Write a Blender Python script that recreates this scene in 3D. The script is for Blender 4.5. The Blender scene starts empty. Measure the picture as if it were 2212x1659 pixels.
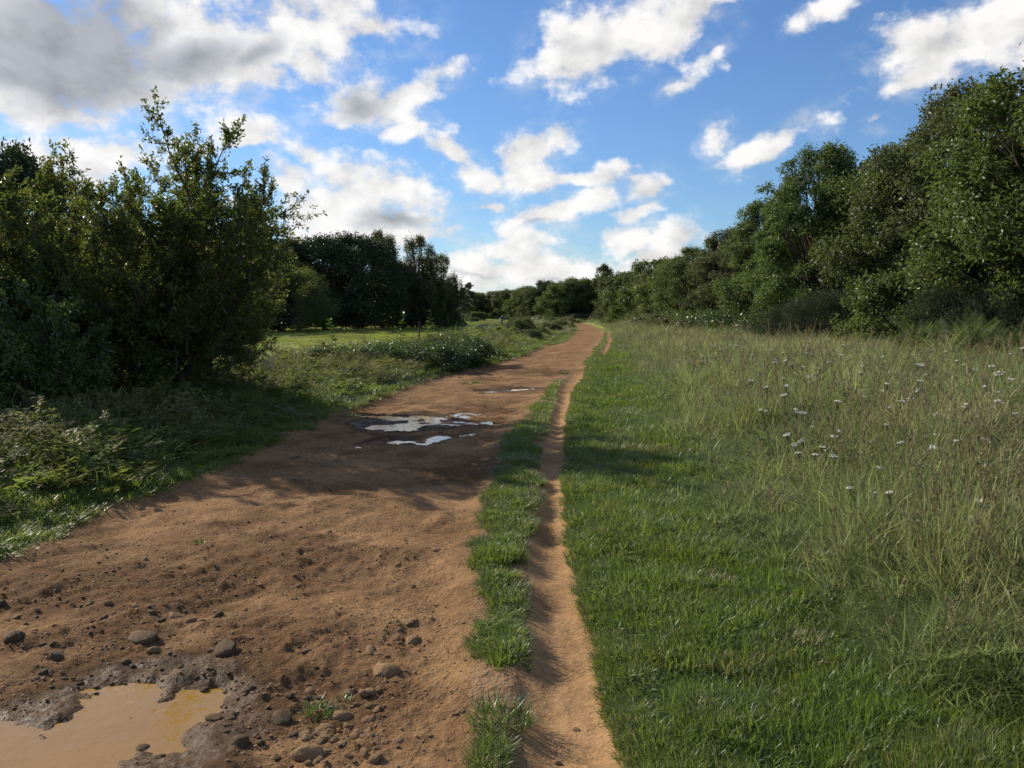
import bpy, math, random
import numpy as np
from mathutils import Vector

# ------------------------------------------------------------------ camera, sky, sun, exposure
sc = bpy.context.scene
COL = sc.collection
CAM_H = 1.6
PITCH = math.radians(4.65)
cam_d = bpy.data.cameras.new('camera')
cam = bpy.data.objects.new('camera', cam_d)
COL.objects.link(cam)
cam.location = (0, 0, CAM_H)
cam.rotation_euler = (math.pi / 2 - PITCH, 0, 0)
cam_d.sensor_width = 36
cam_d.lens = 29.38
cam_d.clip_end = 6000
cam_d.clip_start = 0.05
sc.camera = cam

sc.view_settings.view_transform = 'Standard'
sc.view_settings.look = 'None'
sc.view_settings.gamma = 1
sc.view_settings.use_curve_mapping = False
sc.view_settings.exposure = 0.45
sc.cycles.max_bounces = 6
sc.cycles.diffuse_bounces = 3
sc.cycles.glossy_bounces = 2
sc.cycles.transmission_bounces = 4
sc.cycles.transparent_max_bounces = 4
sc.cycles.use_denoising = True

SUN_AZ = math.radians(-52)      # from +Y, negative = towards -X
SUN_EL = math.radians(27)
sun_d = bpy.data.lights.new('sun', 'SUN')
sun_d.energy = 5.0
sun_d.angle = math.radians(0.55)
sun_d.color = (1.0, 0.90, 0.74)
sun = bpy.data.objects.new('sun', sun_d)
COL.objects.link(sun)
sdir = Vector((math.sin(SUN_AZ) * math.cos(SUN_EL), math.cos(SUN_AZ) * math.cos(SUN_EL), math.sin(SUN_EL)))
sun.rotation_euler = sdir.to_track_quat('Z', 'Y').to_euler()
sun.location = (-40, 30, 40)

FPX = 3290.0 / (4032.0 / 2212.0)      # focal length in units of a 2212 wide picture


def pdir(X, Y):
    a = (X - 1106.0) / FPX
    b = (Y - 829.5) / FPX
    return np.array([a, math.cos(PITCH) - b * math.sin(PITCH), -math.sin(PITCH) - b * math.cos(PITCH)])


def G(X, Y, z=0.0):
    d = pdir(X, Y)
    t = (CAM_H - z) / -d[2]
    return d[0] * t, d[1] * t


def AT(X, dist):
    return (X - 1106.0) / FPX * dist, dist


world = bpy.data.worlds.new('World')
sc.world = world
world.use_nodes = True


def build_world():
    nt = world.node_tree
    nt.nodes.clear()
    N, L = nt.nodes, nt.links

    def node(t, **kw):
        n = N.new(t)
        for k, v in kw.items():
            setattr(n, k, v)
        return n

    def put(sock, v):
        if isinstance(v, bpy.types.NodeSocket):
            L.new(v, sock)
        else:
            sock.default_value = v

    def M(op, a, b=None, c=None, clamp=False):
        n = node('ShaderNodeMath', operation=op, use_clamp=clamp)
        put(n.inputs[0], a)
        if b is not None:
            put(n.inputs[1], b)
        if c is not None:
            put(n.inputs[2], c)
        return n.outputs[0]

    def MR(v, a, b, c=0.0, d=1.0):
        n = node('ShaderNodeMapRange', interpolation_type='SMOOTHSTEP')
        put(n.inputs['Value'], v)
        put(n.inputs['From Min'], a)
        put(n.inputs['From Max'], b)
        put(n.inputs['To Min'], c)
        put(n.inputs['To Max'], d)
        return n.outputs['Result']

    def noise(vec, scale, detail=5.0, rough=0.55, lac=2.0):
        n = node('ShaderNodeTexNoise', noise_dimensions='3D')
        put(n.inputs['Vector'], vec)
        n.inputs['Scale'].default_value = scale
        n.inputs['Detail'].default_value = detail
        n.inputs['Roughness'].default_value = rough
        n.inputs['Lacunarity'].default_value = lac
        return n

    tc = node('ShaderNodeTexCoord')
    sep = node('ShaderNodeSeparateXYZ')
    L.new(tc.outputs['Generated'], sep.inputs[0])
    az = M('ARCTAN2', sep.outputs[0], sep.outputs[1])
    el = M('ARCSINE', sep.outputs[2])
    comb = node('ShaderNodeCombineXYZ')
    L.new(az, comb.inputs[0])
    L.new(el, comb.inputs[1])
    P = comb.outputs[0]
    # stretch used for the cloud texture
    st = node('ShaderNodeVectorMath', operation='MULTIPLY')
    L.new(P, st.inputs[0])
    st.inputs[1].default_value = (1.0, 1.35, 1.0)
    S = st.outputs[0]
    warp = noise(S, 7.0, 5.0, 0.55)
    wv = node('ShaderNodeVectorMath', operation='SUBTRACT')
    L.new(warp.outputs['Color'], wv.inputs[0])
    wv.inputs[1].default_value = (0.5, 0.5, 0.5)
    ws = node('ShaderNodeVectorMath', operation='SCALE')
    L.new(wv.outputs[0], ws.inputs[0])
    ws.inputs['Scale'].default_value = 0.085
    wa = node('ShaderNodeVectorMath', operation='ADD')
    L.new(P, wa.inputs[0])
    L.new(ws.outputs[0], wa.inputs[1])
    W = wa.outputs[0]

    def blob(X, Y, rx, ry, rot=0.0, w=1.0):
        d = pdir(X, Y)
        d = d / np.linalg.norm(d)
        a0 = math.atan2(d[0], d[1])
        e0 = math.asin(d[2])
        n = node('ShaderNodeMapping', vector_type='TEXTURE')
        L.new(W, n.inputs['Vector'])
        n.inputs['Location'].default_value = (a0, e0, 0)
        n.inputs['Rotation'].default_value = (0, 0, math.radians(rot))
        n.inputs['Scale'].default_value = (rx / FPX / math.cos(e0), ry / FPX, 1)
        ln = node('ShaderNodeVectorMath', operation='LENGTH')
        L.new(n.outputs[0], ln.inputs[0])
        return M('SUBTRACT', w, ln.outputs['Value'])

    blobs = [
        (60, 90, 380, 150, 4), (420, 80, 310, 110, 14), (620, 40, 190, 100, 0), (800, 62, 120, 42, 8, .75), (690, 130, 80, 110, 20, .72),
        (90, 232, 170, 36, -3), (330, 180, 150, 40, 8, .9), (545, 150, 90, 62, -20), (900, 200, 105, 50, 28), (770, 215, 110, 55, 15, .9), (745, 255, 40, 26, 0, .7),
        (866, 278, 44, 20, 0, .95), (560, 268, 70, 26, -20, .9), (570, 300, 50, 24, 0, .9), (660, 330, 62, 44, -30, .72),
        (800, 420, 160, 70, -22), (730, 470, 160, 70, 0), (860, 485, 105, 42, -6), (240, 330, 150, 60, 0), (60, 330, 120, 50, 0, .8), (640, 400, 60, 60, 0, .9),
        (980, 325, 70, 24, -30), (1050, 380, 86, 42, -18), (1150, 330, 80, 42, 25), (1200, 290, 46, 40, 50), (1235, 378, 110, 22, 4), (1130, 378, 90, 36, 0),
        (1190, 470, 130, 42, 18), (1060, 464, 52, 17, 0), (1285, 420, 40, 26, 40), (1390, 415, 58, 34, 5, .95), (1375, 468, 52, 28, 10, .9), (1350, 525, 90, 34, 0, .85),
        (1470, 515, 50, 40, 25), (1110, 532, 140, 30, 5), (1010, 575, 150, 34, 0), (1180, 580, 330, 46, 0), (960, 600, 260, 40, 0, .9), (900, 520, 120, 34, 0, .9), (1420, 560, 120, 26, 0, .8),
        (1250, 115, 135, 56, 16), (1330, 60, 180, 74, 22), (1490, 20, 160, 48, 24), (1545, 102, 66, 26, 22, .62), (1480, 160, 70, 26, 38, .42),
        (1545, 292, 46, 34, 48, .9), (1665, 308, 120, 36, 16, .9), (1625, 325, 46, 26, 0, .9), (1775, 14, 76, 40, 30, .6),
        (2110, 70, 180, 78, 22), (2000, 178, 100, 28, 28), (2200, 60, 160, 90, 10), (1880, 275, 38, 20, 0, .6),
    ]
    F = None
    for b in blobs:
        v = blob(*b)
        if F is None:
            F = v
        else:
            n = node('ShaderNodeMath', operation='SMOOTH_MAX')
            L.new(F, n.inputs[0])
            L.new(v, n.inputs[1])
            n.inputs[2].default_value = 0.25
            F = n.outputs[0]
    # the rest of the sky: broken cumulus of the same kind
    big = noise(S, 3.2, 4.0, 0.5).outputs['Fac']
    outer = M('MULTIPLY_ADD', big, 4.0, -2.25)
    out_m = M('MAXIMUM', MR(M('ABSOLUTE', az), 0.60, 0.78), MR(el, 0.42, 0.55))
    nb = M('MULTIPLY_ADD', M('SUBTRACT', 1.0, out_m), -4.0, outer)
    F = M('MAXIMUM', M('MAXIMUM', F, -3.0), nb)

    fb_n = noise(S, 13.0, 11.0, 0.60)
    fb = fb_n.outputs['Fac']
    fo = node('ShaderNodeVectorMath', operation='ADD')
    L.new(S, fo.inputs[0])
    fo.inputs[1].default_value = (-0.016, 0.024, 0.0)
    fb2 = noise(fo.outputs[0], 13.0, 6.0, 0.52).outputs['Fac']
    fb3 = noise(S, 13.0, 6.0, 0.52).outputs['Fac']
    dens_raw = M('MULTIPLY_ADD', M('SUBTRACT', fb, 0.5), 4.0, M('ADD', F, 0.12))
    dens = MR(dens_raw, -0.10, 0.68)
    veil_n = noise(S, 22.0, 8.0, 0.62).outputs['Fac']
    veil = M('MULTIPLY', MR(F, -0.75, 0.15), MR(veil_n, 0.42, 0.78))
    dens = M('MAXIMUM', dens, M('MULTIPLY', veil, 0.55))
    # light: relief towards the sun, thick cores grey underneath
    relief = M('MULTIPLY', M('SUBTRACT', fb3, fb2), 0.95)
    greys = [(130, 120, 280, 95, 5), (400, 110, 170, 58, 14), (160, 60, 240, 80, 0), (60, 170, 170, 50, -8), (545, 95, 80, 36, 25), (790, 215, 95, 40, 20), (860, 488, 105, 26, -5),
             (1010, 590, 170, 16, 0, .5), (1190, 600, 230, 14, 0, .4), (1160, 492, 90, 16, 12, .5), (1260, 150, 110, 24, 14, .35)]
    Gm = None
    for b in greys:
        v = blob(*b)
        Gm = v if Gm is None else M('MAXIMUM', Gm, v)
    og = M('MULTIPLY', out_m, M('MULTIPLY_ADD', F, 1.0, -0.3))
    Gm = M('MAXIMUM', Gm, M('ADD', og, M('MULTIPLY_ADD', out_m, 1.0, -1.0)))
    gn = noise(S, 5.0, 6.0, 0.52).outputs['Fac']
    grey = MR(M('MULTIPLY_ADD', M('SUBTRACT', gn, 0.5), 1.0, Gm), -0.20, 0.95)
    bright = M('ADD', 0.67, relief)
    bright = M('MINIMUM', M('MAXIMUM', bright, 0.50), 0.76)
    bright = M('MULTIPLY', bright, M('MULTIPLY_ADD', grey, -0.50, 1.0))
    ccol = node('ShaderNodeMix', data_type='RGBA')
    L.new(grey, ccol.inputs['Factor'])
    ccol.inputs['A'].default_value = (0.98, 0.965, 0.95, 1)
    ccol.inputs['B'].default_value = (0.88, 0.91, 0.98, 1)
    cs = node('ShaderNodeVectorMath', operation='SCALE')
    L.new(ccol.outputs['Result'], cs.inputs[0])
    L.new(bright, cs.inputs['Scale'])

    sky = node('ShaderNodeTexSky', sky_type='NISHITA')
    sky.sun_disc = False
    sky.sun_elevation = SUN_EL
    sky.sun_rotation = SUN_AZ
    sky.altitude = 100
    sky.air_density = 1.15
    sky.dust_density = 0.15
    sky.ozone_density = 3.0
    tint = node('ShaderNodeVectorMath', operation='MULTIPLY')
    L.new(sky.outputs[0], tint.inputs[0])
    tint.inputs[1].default_value = (0.73, 0.93, 1.22)
    bg1 = node('ShaderNodeBackground')
    L.new(tint.outputs[0], bg1.inputs['Color'])
    bg1.inputs['Strength'].default_value = 0.078
    bg2 = node('ShaderNodeBackground')
    L.new(cs.outputs[0], bg2.inputs['Color'])
    bg2.inputs['Strength'].default_value = 1.0
    mix = node('ShaderNodeMixShader')
    horizon_fade = MR(el, -0.01, 0.03)
    L.new(M('MULTIPLY', M('MULTIPLY', dens, 0.97), horizon_fade), mix.inputs[0])
    L.new(bg1.outputs[0], mix.inputs[1])
    L.new(bg2.outputs[0], mix.inputs[2])
    out = node('ShaderNodeOutputWorld')
    L.new(mix.outputs[0], out.inputs['Surface'])


build_world()
world.cycles.sampling_method = 'MANUAL'
world.cycles.sample_map_resolution = 512

# ------------------------------------------------------------------ helpers
rng = np.random.default_rng(7)
random.seed(7)


def tag(o, label=None, cat=None, group=None, kind=None):
    if label:
        o['label'] = label
    if cat:
        o['category'] = cat
    if group:
        o['group'] = group
    if kind:
        o['kind'] = kind
    return o


def make_mesh(name, verts, faces, mats=(), attrs=None, smooth=False, mat_idx=None):
    """faces: (n,3) or (n,4) int array or list of such arrays"""
    me = bpy.data.meshes.new(name)
    verts = np.asarray(verts, dtype=np.float32)
    if not isinstance(faces, (list, tuple)):
        faces = [faces]
    faces = [np.asarray(f, dtype=np.int32) for f in faces if len(f)]
    me.vertices.add(len(verts))
    me.vertices.foreach_set('co', verts.ravel())
    tot = sum(f.size for f in faces)
    npoly = sum(len(f) for f in faces)
    me.loops.add(tot)
    me.polygons.add(npoly)
    me.loops.foreach_set('vertex_index', np.concatenate([f.ravel() for f in faces]))
    starts, s = [], 0
    for f in faces:
        k = f.shape[1]
        starts.append(s + np.arange(len(f)) * k)
        s += f.size
    me.polygons.foreach_set('loop_start', np.concatenate(starts).astype(np.int32))
    if mat_idx is not None:
        me.polygons.foreach_set('material_index', np.asarray(mat_idx, dtype=np.int32))
    me.polygons.foreach_set('use_smooth', np.full(npoly, smooth, dtype=bool))
    for m in mats:
        me.materials.append(m)
    if attrs:
        for k, v in attrs.items():
            a = me.attributes.new(k, 'FLOAT', 'POINT')
            a.data.foreach_set('value', np.asarray(v, dtype=np.float32))
    me.update(calc_edges=True)
    me.validate(verbose=False)
    return me


def link(name, me, parent=None, loc=None, rz=0.0):
    o = bpy.data.objects.new(name, me)
    COL.objects.link(o)
    if parent is not None:
        o.parent = parent
    if loc is not None:
        o.location = loc
    o.rotation_euler[2] = rz
    return o


def empty(name, loc, rz=0.0, scale=1.0):
    o = bpy.data.objects.new(name, None)
    COL.objects.link(o)
    o.empty_display_size = 0.2
    o.location = loc
    o.rotation_euler[2] = rz
    o.scale = (scale,) * 3 if not isinstance(scale, (tuple, list)) else scale
    return o


_tab = np.random.default_rng(99).random(65536) * 2 * math.pi
_gx, _gy = np.cos(_tab), np.sin(_tab)


def pn(x, y, seed=0):
    x = np.asarray(x, dtype=np.float64)
    y = np.asarray(y, dtype=np.float64)
    xi = np.floor(x).astype(np.int64)
    yi = np.floor(y).astype(np.int64)
    fx, fy = x - xi, y - yi
    u = fx * fx * fx * (fx * (fx * 6 - 15) + 10)
    v = fy * fy * fy * (fy * (fy * 6 - 15) + 10)

    def g(ix, iy, dx, dy):
        h = ((ix * 73856093) ^ (iy * 19349663) ^ (seed * 83492791 + 1013))
        h = (h ^ (h >> 13)) & 65535
        return _gx[h] * dx + _gy[h] * dy
    a = g(xi, yi, fx, fy)
    b = g(xi + 1, yi, fx - 1, fy)
    c = g(xi, yi + 1, fx, fy - 1)
    d = g(xi + 1, yi + 1, fx - 1, fy - 1)
    return ((a * (1 - u) + b * u) * (1 - v) + (c * (1 - u) + d * u) * v) * 1.5


def fbm(x, y, octs=4, seed=0, rough=0.5):
    r, a, f = 0.0, 1.0, 1.0
    for i in range(octs):
        r = r + a * pn(x * f, y * f, seed + i * 17)
        a *= rough
        f *= 2.03
    return r


def sstep(a, b, x):
    t = np.clip((x - a) / (b - a), 0, 1)
    return t * t * (3 - 2 * t)


# ------------------------------------------------------------------ materials
def new_mat(name):
    m = bpy.data.materials.new(name)
    m.use_nodes = True
    nt = m.node_tree
    nt.nodes.clear()
    return m, nt


class NB:
    def __init__(self, nt):
        self.nt = nt

    def n(self, t, **kw):
        x = self.nt.nodes.new(t)
        for k, v in kw.items():
            setattr(x, k, v)
        return x

    def put(self, sock, v):
        if isinstance(v, bpy.types.NodeSocket):
            self.nt.links.new(v, sock)
        else:
            sock.default_value = v

    def math(self, op, a, b=None, c=None, clamp=False):
        x = self.n('ShaderNodeMath', operation=op, use_clamp=clamp)
        self.put(x.inputs[0], a)
        if b is not None:
            self.put(x.inputs[1], b)
        if c is not None:
            self.put(x.inputs[2], c)
        return x.outputs[0]

    def mr(self, v, a, b, c=0.0, d=1.0):
        x = self.n('ShaderNodeMapRange', interpolation_type='SMOOTHSTEP')
        for k, q in (('Value', v), ('From Min', a), ('From Max', b), ('To Min', c), ('To Max', d)):
            self.put(x.inputs[k], q)
        return x.outputs['Result']

    def mix(self, f, a, b):
        x = self.n('ShaderNodeMix', data_type='RGBA')
        self.put(x.inputs['Factor'], f)
        self.put(x.inputs['A'], a if isinstance(a, bpy.types.NodeSocket) else (*a, 1))
        self.put(x.inputs['B'], b if isinstance(b, bpy.types.NodeSocket) else (*b, 1))
        return x.outputs['Result']

    def noise(self, vec, scale, detail=4.0, rough=0.55):
        x = self.n('ShaderNodeTexNoise')
        if vec is not None:
            self.nt.links.new(vec, x.inputs['Vector'])
        x.inputs['Scale'].default_value = scale
        x.inputs['Detail'].default_value = detail
        x.inputs['Roughness'].default_value = rough
        return x.outputs['Fac']

    def attr(self, name, kind='GEOMETRY'):
        x = self.n('ShaderNodeAttribute', attribute_type=kind, attribute_name=name)
        return x.outputs['Fac']

    def out(self, sh):
        o = self.n('ShaderNodeOutputMaterial')
        self.nt.links.new(sh, o.inputs['Surface'])


def leaf_mat(name, dark, light, trans_col, trans=0.35, rough=0.38, spec=0.5, use_instancer=False, dry=None, objvar=0.45):
    """leaf or blade: glossy diffuse front with light passing through; 'tint' varies leaf by leaf"""
    m, nt = new_mat(name)
    b = NB(nt)
    t = b.attr('tint')
    if use_instancer:
        ti = b.attr('itint', 'INSTANCER')
        t = b.math('MULTIPLY_ADD', ti, 0.7, b.math('MULTIPLY', t, 0.3), clamp=True)
    else:
        oi = b.n('ShaderNodeObjectInfo')
        t = b.math('ADD', t, b.math('MULTIPLY_ADD', oi.outputs['Random'], objvar, -objvar / 2), clamp=True)
    col = b.mix(t, dark, light)
    tcol = trans_col
    if dry is not None:
        d = b.attr('idry', 'INSTANCER') if use_instancer else b.attr('dry')
        col = b.mix(d, col, dry)
        tcol = b.mix(d, trans_col, tuple(min(1, c * 1.2) for c in dry))
    p = b.n('ShaderNodeBsdfPrincipled')
    b.put(p.inputs['Base Color'], col)
    p.inputs['Roughness'].default_value = rough
    p.inputs['Specular IOR Level'].default_value = spec
    tr = b.n('ShaderNodeBsdfTranslucent')
    b.put(tr.inputs['Color'], tcol if isinstance(tcol, bpy.types.NodeSocket) else (*tcol, 1))
    mx = b.n('ShaderNodeMixShader')
    mx.inputs[0].default_value = trans
    nt.links.new(p.outputs[0], mx.inputs[1])
    nt.links.new(tr.outputs[0], mx.inputs[2])
    b.out(mx.outputs[0])
    return m


def plain_mat(name, c1, c2, scale=8.0, rough=0.8, bump=0.0, spec=0.3, bscale=None):
    m, nt = new_mat(name)
    b = NB(nt)
    tc = b.n('ShaderNodeTexCoord').outputs['Object']
    f = b.noise(tc, scale, 5.0, 0.6)
    col = b.mix(b.mr(f, 0.3, 0.7), c1, c2)
    p = b.n('ShaderNodeBsdfPrincipled')
    b.put(p.inputs['Base Color'], col)
    p.inputs['Roughness'].default_value = rough
    p.inputs['Specular IOR Level'].default_value = spec
    if bump:
        bp = b.n('ShaderNodeBump')
        bp.inputs['Strength'].default_value = 1.0
        bp.inputs['Distance'].default_value = bump
        b.put(bp.inputs['Height'], b.noise(tc, bscale or scale * 4, 5.0, 0.65))
        nt.links.new(bp.outputs[0], p.inputs['Normal'])
    b.out(p.outputs[0])
    return m


def dirt_mat(name, dry1, dry2, wet, fine=1.0):
    m, nt = new_mat(name)
    b = NB(nt)
    geo = b.n('ShaderNodeNewGeometry').outputs['Position']
    w = b.attr('wet')
    dk = b.attr('stain')
    f1 = b.noise(geo, 0.9, 7.0, 0.62)
    f2 = b.noise(geo, 22.0, 6.0, 0.7)
    f3 = b.noise(geo, 120.0, 3.0, 0.6)
    c = b.mix(b.mr(b.math('MULTIPLY_ADD', f2, 0.55, b.math('MULTIPLY', f1, 0.65)), 0.44, 0.74), dry1, dry2)
    c = b.mix(b.mr(dk, 0.0, 1.0, 0.0, 0.8), c, tuple(x * 0.72 for x in dry1))
    wn = b.math('MULTIPLY_ADD', b.math('SUBTRACT', f2, 0.5), 0.7, w)
    wf = b.mr(wn, 0.15, 0.75)
    c = b.mix(wf, c, wet)
    p = b.n('ShaderNodeBsdfPrincipled')
    b.put(p.inputs['Base Color'], c)
    wr = b.mr(b.math('MULTIPLY_ADD', b.math('SUBTRACT', f3, 0.5), 0.5, wn), 0.45, 1.45, 0.9, 0.22)
    b.put(p.inputs['Roughness'], wr)
    b.put(p.inputs['Specular IOR Level'], b.mr(wn, 0.8, 1.6, 0.03, 0.20))
    vor = b.n('ShaderNodeTexVoronoi', feature='F1')
    nt.links.new(geo, vor.inputs['Vector'])
    vor.inputs['Scale'].default_value = 34.0
    h = b.math('MULTIPLY_ADD', f2, 0.55, b.math('MULTIPLY', f3, 0.22))
    h = b.math('ADD', h, b.math('MULTIPLY', b.mr(vor.outputs['Distance'], 0.0, 0.5, 1.0, 0.0), 0.18))
    bp = b.n('ShaderNodeBump')
    bp.inputs['Strength'].default_value = 1.0
    b.put(bp.inputs['Distance'], b.math('MULTIPLY', b.mr(wf, 0.2, 1.0, 1.0, 0.45), 0.022 * fine))
    b.put(bp.inputs['Height'], h)
    nt.links.new(bp.outputs[0], p.inputs['Normal'])
    b.out(p.outputs[0])
    return m


def ground_mat():
    m, nt = new_mat('turf')
    b = NB(nt)
    geo = b.n('ShaderNodeNewGeometry').outputs['Position']
    f = b.attr('field')
    n1 = b.noise(geo, 0.35, 5.0, 0.6)
    n2 = b.noise(geo, 9.0, 5.0, 0.7)
    soil = b.mix(n2, (0.035, 0.05, 0.014), (0.07, 0.09, 0.028))
    grass = b.mix(b.mr(b.math('MULTIPLY_ADD', n2, 0.35, n1), 0.4, 0.95), (0.19, 0.245, 0.040), (0.29, 0.30, 0.07))  # field colour brightened to stand in for backlight glowing through the blades
    c = b.mix(f, soil, grass)
    dirt = b.mix(n2, (0.16, 0.095, 0.048), (0.30, 0.185, 0.095))
    c = b.mix(b.attr('bare'), c, dirt)
    p = b.n('ShaderNodeBsdfPrincipled')
    b.put(p.inputs['Base Color'], c)
    p.inputs['Roughness'].default_value = 0.9
    p.inputs['Specular IOR Level'].default_value = 0.15
    bp = b.n('ShaderNodeBump')
    bp.inputs['Distance'].default_value = 0.05
    b.put(bp.inputs['Height'], n2)
    nt.links.new(bp.outputs[0], p.inputs['Normal'])
    b.out(p.outputs[0])
    return m


def water_mat():
    m, nt = new_mat('muddy_water')
    b = NB(nt)
    geo = b.n('ShaderNodeNewGeometry').outputs['Position']
    n1 = b.noise(geo, 3.0, 3.0)
    p = b.n('ShaderNodeBsdfPrincipled')
    b.put(p.inputs['Base Color'], b.mix(n1, (0.26, 0.138, 0.018), (0.36, 0.21, 0.045)))
    p.inputs['Roughness'].default_value = 0.03
    p.inputs['IOR'].default_value = 1.33
    p.inputs['Specular IOR Level'].default_value = 1.0
    bp = b.n('ShaderNodeBump')
    bp.inputs['Distance'].default_value = 0.0018
    b.put(bp.inputs['Height'], b.noise(geo, 14.0, 2.0))
    nt.links.new(bp.outputs[0], p.inputs['Normal'])
    b.out(p.outputs[0])
    return m


MAT_TURF = ground_mat()
MAT_DIRT = dirt_mat('track_dirt', (0.155, 0.089, 0.044), (0.315, 0.188, 0.094), (0.078, 0.046, 0.024), 1.5)
MAT_PATH = dirt_mat('path_dirt', (0.225, 0.130, 0.062), (0.37, 0.226, 0.112), (0.12, 0.08, 0.05), 0.6)
MAT_WATER = water_mat()
MAT_GRASS = leaf_mat('lawn_grass', (0.042, 0.086, 0.015), (0.135, 0.182, 0.034), (0.25, 0.34, 0.045), 0.36, 0.45, 0.42, True, (0.27, 0.24, 0.11))
MAT_MEADOW = leaf_mat('meadow_grass', (0.105, 0.145, 0.045), (0.235, 0.270, 0.105), (0.34, 0.40, 0.13), 0.40, 0.5, 0.4, True, (0.36, 0.30, 0.16))
MAT_WEED = leaf_mat('weed_leaf', (0.070, 0.112, 0.028), (0.165, 0.200, 0.060), (0.27, 0.33, 0.065), 0.38, 0.6, 0.22, True, (0.21, 0.16, 0.08))
MAT_STALK = leaf_mat('dry_stalk', (0.20, 0.175, 0.085), (0.33, 0.285, 0.15), (0.30, 0.24, 0.12), 0.25, 0.6, 0.3, True)
MAT_BARK = plain_mat('bark', (0.055, 0.042, 0.03), (0.12, 0.095, 0.07), 6.0, 0.9, 0.02)
MAT_STONE = plain_mat('stone', (0.29, 0.18, 0.092), (0.46, 0.30, 0.165), 7.0, 0.9, 0.012, 0.1, 45.0)
MAT_STONE_D = plain_mat('stone_wet', (0.115, 0.072, 0.040), (0.22, 0.14, 0.078), 7.0, 0.75, 0.012, 0.12, 45.0)
MAT_ROCK = plain_mat('grey_rock', (0.11, 0.09, 0.075), (0.24, 0.19, 0.155), 4.0, 0.9, 0.03, 0.25, 20.0)
MAT_WOOD = plain_mat('post_wood', (0.045, 0.035, 0.028), (0.09, 0.075, 0.06), 9.0, 0.9, 0.01)
MAT_FLOWER = plain_mat('flower_white', (0.50, 0.47, 0.38), (0.70, 0.67, 0.58), 60.0, 0.7)
MAT_FSTEM = plain_mat('flower_stem', (0.07, 0.10, 0.03), (0.14, 0.15, 0.06), 20.0, 0.7)

# ------------------------------------------------------------------ terrain functions


def curve(pts, far=None):
    q = [G(*p) for p in pts]
    if far:
        q += far
    q.sort(key=lambda t: t[1])
    ys = np.array([p[1] for p in q])
    xs = np.array([p[0] for p in q])
    return lambda y: np.interp(y, ys, xs)


XL = curve([(-700, 1659), (-330, 1400), (0, 1212), (120, 1150), (225, 1096), (330, 1062), (430, 1032), (560, 966), (700, 897), (800, 858), (878, 831), (982, 797), (1076, 781), (1126, 767), (1188, 735), (1222, 707)], [(13.0, 196)])
XR = curve([(1030, 1659), (1042, 1622), (1005, 1489), (1022, 1377), (1025, 1302), (1025, 1247), (1012, 1180), (1037, 1137), (1056, 1055), (1084, 992), (1095, 943), (1120, 918), (1138, 886), (1160, 856), (1177, 839), (1201, 825), (1228, 808), (1256, 792), (1279, 767), (1299, 740), (1306, 722), (1294, 710), (1275, 701)], [(16.5, 200)])
PL = curve([(1139, 1659), (1142, 1489), (1146, 1340), (1142, 1228), (1153, 1154), (1166, 1090), (1172, 1042), (1166, 1014), (1168, 959), (1185, 932), (1198, 877), (1207, 839), (1217, 824), (1232, 809), (1250, 792)])
PR = curve([(1350, 1659), (1291, 1414), (1243, 1247), (1225, 1154), (1217, 1042), (1220, 986), (1220, 918), (1234, 850), (1240, 838), (1258, 814), (1258, 798), (1279, 772)])
Q0 = curve([(1279, 772), (1303, 766), (1312, 748), (1318, 733), (1315, 721), (1312, 716), (1299, 711), (1292, 705)])
XM = curve([(2420, 1659), (2212, 1490), (1960, 1340), (1740, 1160), (1640, 1040), (1560, 960), (1490, 880), (1425, 800), (1380, 750), (1350, 722)], [(21.0, 200)])
PY_END = G(1258, 798)[1]
Q_A, Q_B = G(1279, 771)[1], G(1292, 705)[1]

PUDDLES = [
    [(40, 1645, .27), (150, 1600, .22), (235, 1560, .19), (215, 1500, .13), (335, 1450, .18), (250, 1470, .15), (435, 1462, .12), (370, 1515, .16), (300, 1580, .15), (120, 1690, .28), (-80, 1710, .40), (-220, 1640, .3)],
    [(870, 892, .36), (935, 903, .42), (860, 914, .36), (985, 911, .16), (845, 944, .24), (800, 910, .2)],
    [(1060, 838, .25), (1110, 836, .34), (1150, 835, .36)],
]
PUD = [[(*G(a, b), r) for a, b, r in p] for p in PUDDLES]


def puddle_fields(x, y, k=1.0):
    fs = []
    for p in PUD:
        f = 0.0
        for cx, cy, r in p:
            r = r * k
            d2 = ((x - cx) ** 2 + ((y - cy) / (1.0 if cy < 6 else 1.25)) ** 2) / (r * r)
            f = f + np.exp(-d2)
        fs.append(f)
    return fs


MUDPATCH = [(*G(640, 1200), .55, .35), (*G(700, 1180), .4, .3), (*G(1180, 800), 1.6, 1.4), (*G(800, 860), .9, .8), (*G(1010, 1010), .6, .8), (*G(1050, 880), .7, 1.0), (*G(560, 1420), .9, .5), (*G(760, 1480), .35, .5), (*G(330, 1250), .8, .4)]


def track_sd(x, y):
    """> 0 inside the dirt track, metres from its edge"""
    e = fbm(x * 0.9, y * 0.9, 3, 11) * 0.12 + fbm(x * 5, y * 5, 2, 12) * 0.03
    a = np.minimum(x - XL(y), XR(y) - x) + e * np.clip(y / 8, 0.5, 2.2)
    a = np.where(y > 203, -1.0, a)
    b = np.minimum(np.minimum(y - 196, 204 - y), np.minimum(x + 30, 15 - x))
    return np.maximum(a, b)


def path_sd(x, y):
    e = fbm(x * 3.0, y * 1.2, 3, 21) * 0.035
    a = np.minimum(x - PL(y), PR(y) - x) + e
    return np.where((y > PY_END + 2) | (y < 0), -1.0, a)


def path2_sd(x, y):
    w = 0.17
    a = w - np.abs(x - Q0(y)) + fbm(x * 2, y * .5, 2, 31) * 0.05
    return np.where((y < Q_A) | (y > Q_B), -1.0, a)


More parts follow.
